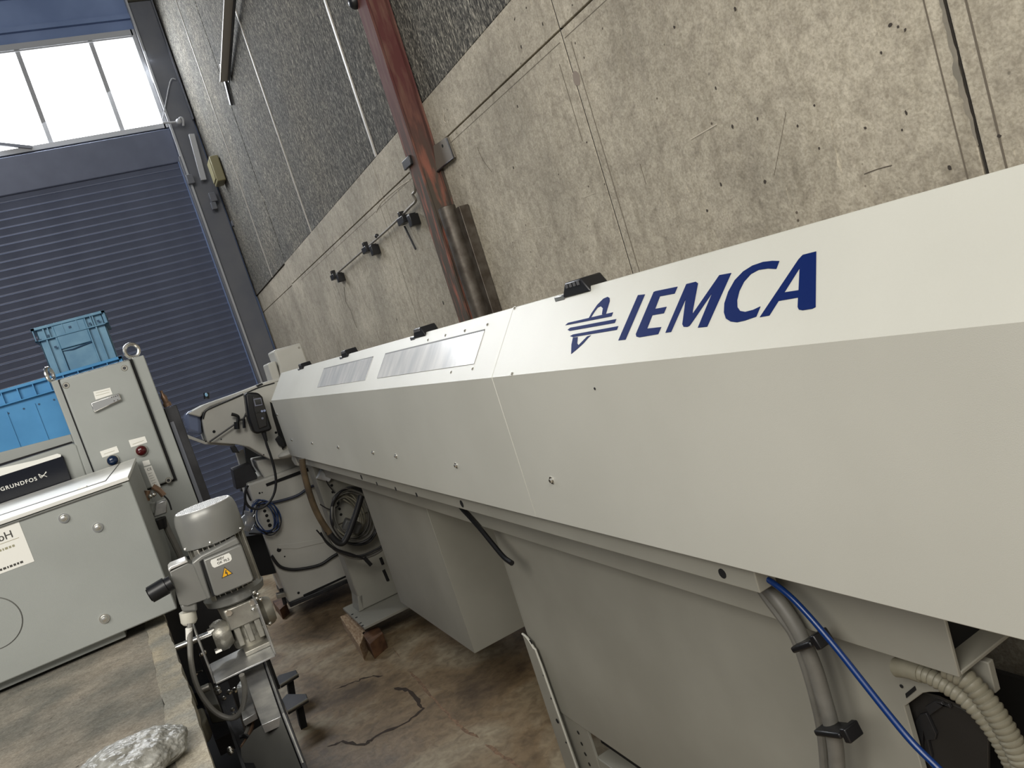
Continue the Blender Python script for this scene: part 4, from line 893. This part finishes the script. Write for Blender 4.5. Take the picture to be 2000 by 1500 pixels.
for a in (-2.35, -.35, .9): 
    d_ = Vector((math.cos(a), math.sin(a), 0)); MB().bar(v3(1.05) + d_ * .068, v3(1.195) + d_ * .068, .016, .014, up=d_).build('tie_lug', cream_pl if False else steel, t, bevel=.002)
# terminal box (front) and plug box (left)
TY = 2.055
tb = MB().plate([at(x, y, Y=TY) for x, y in ((397, 1094), (468, 1064), (472, 1066), (496, 1130), (493, 1136), (424, 1165), (419, 1163))], (0, .07, 0)).build('terminal_box', motor_grey, t, bevel=.005)
MB().plate([at(x, y, Y=TY + .005) for x, y in ((391, 1097), (397, 1094), (421, 1164), (415, 1166))], (0, .06, 0)).build('box_gasket', black_mt, t)
MB().plate([at(x, y, Y=TY + .012) for x, y in ((374, 1100), (392, 1085), (462, 1050), (470, 1062), (400, 1092), (392, 1098), (414, 1168), (404, 1172), (380, 1110))], (0, .05, 0)).build('box_frame', motor_grey, t, bevel=.004)
lb = MB().plate([at(x, y, Y=TY - .0008) for x, y in ((412, 1094), (447, 1080), (451, 1084), (453, 1092), (450, 1096), (419, 1109), (415, 1107), (411, 1098))], (0, .001, 0)).build('label', white_lbl, tb)
text_mesh('400V', .0085, at(424, 1096, Y=TY - .0012), rt, up_, ink, lb, 'print'); text_mesh('OK 70.2', .0085, at(425, 1103, Y=TY - .0012), rt, up_, ink, lb, 'print')
tr = [(438, 1107), (455, 1120), (433, 1130)]
wt = MB().plate([at(x, y, Y=TY - .0008) for x, y in tr], (0, .001, 0)).build('warning_triangle', ink, tb, bevel=.0003)
c_ = (sum(p[0] for p in tr) / 3, sum(p[1] for p in tr) / 3)
MB().plate([at(c_[0] + (x - c_[0]) * .80, c_[1] + (y - c_[1]) * .80, Y=TY - .0014) for x, y in tr], (0, .001, 0)).build('triangle_field', yellow, wt)
MB().plate([at(x, y, Y=TY - .002) for x, y in ((440.5, 1113), (442, 1113.5), (441.5, 1118), (444, 1117.5), (445.2, 1124), (443.5, 1124), (442.6, 1120), (439.6, 1120.6))], (0, .001, 0)).build('bolt_mark', ink, wt)
wt['label'] = 'yellow triangle with black lightning bolt'
pb_ = MB().plate([at(x, y, Y=2.07) for x, y in ((331, 1117), (366, 1100), (378, 1103), (405, 1168), (403, 1171), (366, 1184), (351, 1182))], (0, .065, 0)).build('plug_box', motor_grey, t, bevel=.006)
MB().plate([at(x, y, Y=2.068) for x, y in ((328, 1112), (333, 1106), (364, 1094), (368, 1098), (334, 1113), (331, 1118))], (0, .06, 0)).build('plug_box_lid', perf, t, bevel=.002)
MB().plate([at(x, y, Y=2.075) for x, y in ((351, 1181), (384, 1171), (386, 1195), (357, 1197))], (0, .05, 0)).build('plug_neck', motor_grey, t, bevel=.006)
MB().lathe(at(366, 1194, Y=2.10), at(371, 1221, Y=2.10), [(0, .0195), (.7, .0195), (.9, .015), (1, .008)], 18).build('white_plug', cream_pl, t)
MB().lathe(at(336, 1137, Y=2.055), at(293, 1162, Y=2.055), [(0, .018), (.25, .018), (.27, .0215), (.97, .0205), (1, .0205)], 24).build('black_cap', black_pl, t)
MB().lathe(at(291.8, 1162.6, Y=2.055), at(290.8, 1163.2, Y=2.055), [(0, .016), (1, .016)], 20).build('cap_end', black_mt, t)
# lower flange and gearbox
MB().lathe(v3(1.025), v3(1.062), [(0, .055), (.25, .074), (.7, .078), (1, .070)], 40).build('motor_flange', motor_grey, t)
MB().lathe(v3(.905), v3(1.026), [(0, .044), (.16, .046), (.2, .040), (.62, .041), (.72, .050), (.97, .053), (1, .046)], 36).build('gearbox_neck', steel, t)
MB().box((mx - .042, my - .055, .965), (mx + .040, my - .02, 1.022)).build('gearbox_block', steel, t, bevel=.005)
for dx in (-.026, .0, .026): MB().box((mx + dx - .008, my - .050, .915), (mx + dx + .008, my - .035, .967)).build('gearbox_rib', steel, t, bevel=.003)
for dx in (-.03, .03): MB().cyl((mx + dx, my - .06, 1.012), (mx + dx, my - .045, 1.012), .008, seg=6).build('bolt', chrome, t)
MB().lathe(Vector((mx - .085, my - .01, .955)), Vector((mx - .04, my - .01, .955)), [(0, .034), (.3, .040), (.6, .040), (1, .030)], 28).build('side_flange', steel, t)
MB().lathe(Vector((mx + .04, my - .01, .965)), Vector((mx + .075, my - .01, .965)), [(0, .030), (.4, .040), (.8, .036), (1, .030)], 28).build('side_flange', steel, t)
for dz in (-.028, .028):
    MB().cyl((mx - .092, my - .03, .955 + dz), (mx - .076, my - .03, .955 + dz), .007, seg=6).build('bolt', chrome, t)
for px, py in ((496, 1157), (504, 1160), (501, 1169), (509, 1171), (527, 1218), (517, 1224), (494, 1190)):
    MB().ball(at(px, py, Y=2.10), .0055, 10).build('bolt', chrome, t)
# motor bracket: bright U channel
t = thing('motor_bracket', (mx, my, .88), 'bright bent-steel U bracket carrying the upright gear motor', 'bracket')
KZ = .893
pq = [at(x, y, Z=KZ) for x, y in ((409, 1297), (468, 1268), (521, 1247), (537, 1279), (478, 1306), (421, 1334))]
MB().plate(pq, (0, 0, -.005)).build('base_plate', galv, t, bevel=.001)
def flange(pn_, pf_, top, th):
    zt_ = at(*top, Y=pn_.y).z
    MB().plate([pn_, pf_, Vector((pf_.x, pf_.y, zt_)), Vector((pn_.x, pn_.y, zt_ - .004))], (th, 0, 0)).build('side_flange', galv, t, bevel=.001)
flange(pq[3], pq[2], (504, 1176), .004); flange(pq[5], pq[0], (378, 1240), -.004)
MB().box((mx - .028, my - .075, KZ), (mx + .038, my - .02, KZ + .012)).build('packing_plate', steel, t, bevel=.002)
# drive rod
MB().cyl(at(337, 1268, Y=2.2), at(432, 1229, Y=2.2), .0085, seg=16).build('drive_rod', chrome, tagd=dict(label='shiny steel rod running from the gearbox towards the slab', cat='rod'))
# motor cable
t = thing('motor_cable', at(450, 1405, Y=1.9), 'grey cable looping down from the white plug below the motor', 'cable')
MB().tube([at(x, y, Y=2.02 - i * .012) for i, (x, y) in enumerate(((371, 1218), (371, 1250), (373, 1290), (381, 1330), (397, 1364), (422, 1392), (450, 1403), (468, 1393), (477, 1368), (478, 1340), (472, 1318)))], .0065, 10).build('lead', grey_hose, t)
MB().cyl(at(369, 1226, Y=2.015), at(370, 1249, Y=2.015), .008).build('cable_tag', white_lbl, t, bevel=.001)

# ================================================================== CHIP CONVEYOR under the motor
t = thing('chip_conveyor', (.08, 1.7, 0), 'chip conveyor of grey and dark sheet steel under the gear motor', 'conveyor')
Z1 = .86
pc = [at(x, y, Z=Z1) for x, y in ((474, 1313), (513, 1294), (549, 1399), (511, 1416))]
MB().plate(pc, (0, 0, -.02)).build('top_sheet', galv, t, bevel=.001)
def lz(y): return Z1 - .16 * max(0, y - 1400) / 160
low = [at(x, y, Z=lz(y)) for x, y in ((511, 1416), (549, 1400), (586, 1495), (640, 1640), (500, 1640), (474, 1500), (470, 1462), (495, 1426))]
mb = MB(); vv = [mb.bm.verts.new(p) for p in low]; v2 = [mb.bm.verts.new(p - Vector((0, 0, .02))) for p in low]
for q in (vv, v2):
    mb.bm.faces.new((q[0], q[1], q[2], q[6], q[7])); mb.bm.faces.new((q[6], q[2], q[3], q[4], q[5]))
for i in range(8): mb.bm.faces.new((vv[i], v2[i], v2[(i + 1) % 8], vv[(i + 1) % 8]))
mb.build('sloping_sheet', M('dull_sheet', rgb(106, 106, 102), .45, .1, rgb(90, 90, 86), 6), t)
e0 = at(509, 1283, Z=Z1); e1 = at(549, 1399, Z=Z1); e2 = low[2]; e3 = low[3]
dn = Vector((0, 0, -.10)); off = Vector((.002, 0, 0))
MB().plate([e0 + off, e1 + off, e2 + off, e3 + off, e3 + off + dn, e2 + off + dn, e1 + off + dn, e0 + off + dn], (.010, 0, 0)).build('side_wall', pit_dark, t, bevel=.001)
for yy in (2.0, 1.35): MB().box((-.02, yy - .02, 0), (.01, yy + .02, Z1 - .12)).build('leg', black_mt, t)
MB().tube([e0 + Vector((.006, 0, .002)), e1 + Vector((.006, 0, .002)), e2 + Vector((.006, 0, .002))], .003, 6, smooth=False).build('side_lip', galv, t)
for px, py in ((519, 1304), (540, 1362)): MB().ball(at(px, py, Z=Z1 - .01), .003, 8).build('rivet', chrome, t)
MB().plate([at(x, y, Z=Z1 - .03) for x, y in ((474, 1322), (482, 1322), (500, 1392), (474, 1407), (462, 1340))], (0, 0, -.015)).build('inner_sheet', galv, t, bevel=.001)
# inner frames
MB().plate([at(x, y, Z=.78) for x, y in ((419, 1338), (424, 1336), (480, 1500), (475, 1506))], (0, 0, -.5)).build('long_plate', dark_steel, t)
MB().plate([at(x, y, Z=.77) for x, y in ((424, 1340), (445, 1330), (475, 1420), (500, 1505), (478, 1510))], (0, 0, -.4)).build('long_plate', pit_dark, t)
MB().plate([at(x, y, Z=.60) for x, y in ((398, 1385), (446, 1400), (452, 1430), (420, 1446))], (0, 0, -.05)).build('cross_plate', dark_steel, t)
MB().plate([at(x, y, Z=.80) for x, y in ((385, 1344), (412, 1332), (428, 1375), (402, 1380))], (0, 0, -.05)).build('cross_plate', M('olive_grey', rgb(92, 90, 80), .4, .3), t, bevel=.003)
MB().plate([at(x, y, Z=.80) for x, y in ((375, 1388), (396, 1380), (403, 1400), (398, 1412), (385, 1420))], (0, 0, -.05)).build('bearing_block', M('khaki_block', rgb(128, 122, 104), .5), t, bevel=.006)
MB().plate([at(x, y, Z=.82) for x, y in ((355, 1345), (372, 1337), (378, 1352), (366, 1360))], (0, 0, -.04)).build('bearing_block', bpy.data.materials['khaki_block'], t, bevel=.004)
MB().plate([at(x, y, Z=.45) for x, y in ((330, 1300), (478, 1300), (520, 1420), (560, 1560), (330, 1560))], (0, 0, -.02)).build('pit_floor', black_mt, t)
pa = at(335, 1290, Z=.95)
MB().tube([at(x, y, Z=.93) for x, y in ((322, 1262), (330, 1300), (345, 1340), (362, 1380))], .010, 8).build('edge_tube', dark_steel, t)
MB().cyl(at(391, 1349, Z=.84), at(409, 1341, Z=.84), .010).build('roller_end', steel, t)
for px, py, s in ((399, 1274, .008), (393, 1278, .006), (424, 1346, .009), (427, 1352, .008), (437, 1364, .006), (454, 1386, .005), (457, 1396, .005), (449, 1465, .008), (451, 1470, .006), (383, 1316, .005), (447, 1352, .007), (458, 1348, .008)):
    MB().ball(at(px, py, Z=.80), s, 8).build('bolt', chrome, t)
MB().tube([at(x, y, Z=.82) for x, y in ((378, 1316), (395, 1310))], .0025, 6, smooth=False).build('pin', chrome, t)
MB().tube([at(x, y, Z=.80) for x, y in ((494, 1405), (492, 1420), (485, 1437), (472, 1458))], .004, 6).build('orange_wire', copper, t)
MB().tube([at(x, y, Z=.80) for x, y in ((487, 1408), (484, 1425), (478, 1440))], .006, 6).build('grey_wire', grey_hose, t)
MB().tube([at(x, y, Z=.81) for x, y in ((468, 1440), (478, 1437), (487, 1442))], .005, 6).build('cable_tie', black_pl, t)
# side feet beside the conveyor
for i, (pts, lab) in enumerate(((((536, 1328), (545, 1318), (578, 1308), (583, 1318), (548, 1340)), 'dark folded foot beside the conveyor, the upper of two'), (((550, 1366), (560, 1355), (598, 1355), (602, 1367), (562, 1392)), 'dark folded foot beside the conveyor, the lower of two'))):
    P = [at(x, y, Z=.13) for x, y in pts]
    f_ = thing('side_foot', (sum(p.x for p in P) / 5, sum(p.y for p in P) / 5, .0), lab, 'foot', 'folded feet beside the conveyor')
    MB().plate(P, (0, 0, -.012)).build('folded_plate', dark_steel, f_, bevel=.003)
    MB().tube([P[4] + Vector((0, 0, .004)), P[3] + Vector((0, 0, .004))], .006, 6, smooth=False).build('bent_lip', steel, f_)
    c = sum(P, Vector()) / 5; MB().plate([Vector((P[1].x, c.y + .03, 0)), Vector((P[1].x - .0, c.y - .03, 0)), Vector((c.x, c.y - .03, .12)), Vector((c.x, c.y + .03, .12))], (.03, 0, 0)).build('stem', black_mt, f_)

# ================================================================== RIGHT: cables below the hood
t = thing('hose_bundle', (.7, .95, .5), 'two grey hoses strapped together hanging below the hood at right', 'hose')
def fp(pts, u): return [FR @ L(x, y, u=u) for x, y in pts]
MB().tube(fp(((1478, 1128), (1500, 1150), (1528, 1184), (1555, 1225), (1575, 1265), (1593, 1310), (1608, 1360), (1622, 1410), (1632, 1460), (1636, 1520), (1640, 1600), (1645, 1750), (1650, 1950)), .775), .0125, 12).build('thick_hose', grey_hose, t)
MB().tube(fp(((1478, 1140), (1498, 1170), (1525, 1206), (1549, 1240), (1568, 1290), (1586, 1350), (1602, 1420), (1610, 1500), (1614, 1600), (1622, 1750), (1630, 1950)), .785), .0075, 10).build('thin_hose', grey_hose, t)
for (x0, y0, x1_, y1) in ((1560, 1262, 1598, 1249), (1604, 1422, 1655, 1428)):
    a = FR @ L(x0, y0, u=.765); b = FR @ L(x1_, y1, u=.765)
    tie = MB().bar(a, b, .034, .010).build('cable_tie', black_pl, t, bevel=.003); bb = FR @ L(x1_ + 2, y1, u=.757); MB().bar(bb, bb + (b - a).normalized() * .012, .03, .022).build('tie_lock', black_pl, tie, bevel=.002)
MB().tube(fp(((1474, 1122), (1500, 1132), (1540, 1162), (1580, 1203), (1630, 1262), (1680, 1325), (1730, 1388), (1780, 1448), (1830, 1498), (1880, 1548), (1960, 1640), (2060, 1780)), .745), .0048, 12).build('blue_hose', blue_hose, tagd=dict(label='thin bright blue air hose crossing diagonally below the hood', cat='hose'))
t = thing('corrugated_conduit', (.95, .6, .6), 'ribbed beige conduit with plain sleeve end, the left one of the pair', 'conduit')
MB().tube(fp(((1752, 1303), (1775, 1306), (1800, 1314)), .84), .0145, 14).build('sleeve', beige_con, t)
MB().tube(fp(((1798, 1313), (1825, 1325), (1856, 1344), (1885, 1365), (1920, 1400), (1955, 1450), (1985, 1510), (2010, 1580), (2060, 1760)), .84), .0125, 12, ribs=.0085).build('ribbed_length', beige_con, t)
MB().tube(fp(((1850, 1305), (1885, 1325), (1915, 1355), (1945, 1395), (1975, 1445), (2000, 1500), (2025, 1580), (2085, 1760)), .83), .0150, 12, ribs=.0085).build('corrugated_conduit', beige_con,
    tagd=dict(label='thicker ribbed beige conduit curving down at the right edge', cat='conduit'))
t = thing('socket_plate', (.9, .6, .5), 'dark forked steel plate behind the edge of the large side panel', 'plate')
def sp_(pts, u, name, mat, th=.006, bevel=.001):
    return MB().plate([L(x, y, u=u) for x, y in pts], (th, 0, 0)).build(name, mat, t, bevel=bevel, frame=F4)
sp_(((1766, 1380), (1798, 1354), (1830, 1362), (1880, 1385), (1930, 1420), (1930, 1560), (1805, 1560)), .885, 'back_plate', M('plate_dark_metal', rgb(52, 50, 48), .5, .3))  # plate of dark metal
sp_(((1783, 1415), (1795, 1396), (1808, 1393), (1812, 1400), (1828, 1435), (1826, 1445), (1812, 1446), (1820, 1480), (1815, 1480), (1803, 1430), (1800, 1470), (1795, 1500), (1785, 1450)), .878, 'fork', dark_steel)
sp_(((1806, 1380), (1825, 1370), (1838, 1372), (1842, 1378), (1852, 1375), (1857, 1384), (1850, 1382), (1843, 1378), (1815, 1398)), .876, 'fork', dark_steel)
sp_(((1768, 1355), (1786, 1340), (1789, 1348), (1770, 1364)), .858, 'black_tag', black_mt, .001, 0)
a = L(1761, 1340, u=.859); MB().cyl(a, a - Vector((.001, 0, 0)), .003, seg=10).build('tag_screw', dark_steel, t, frame=F4)
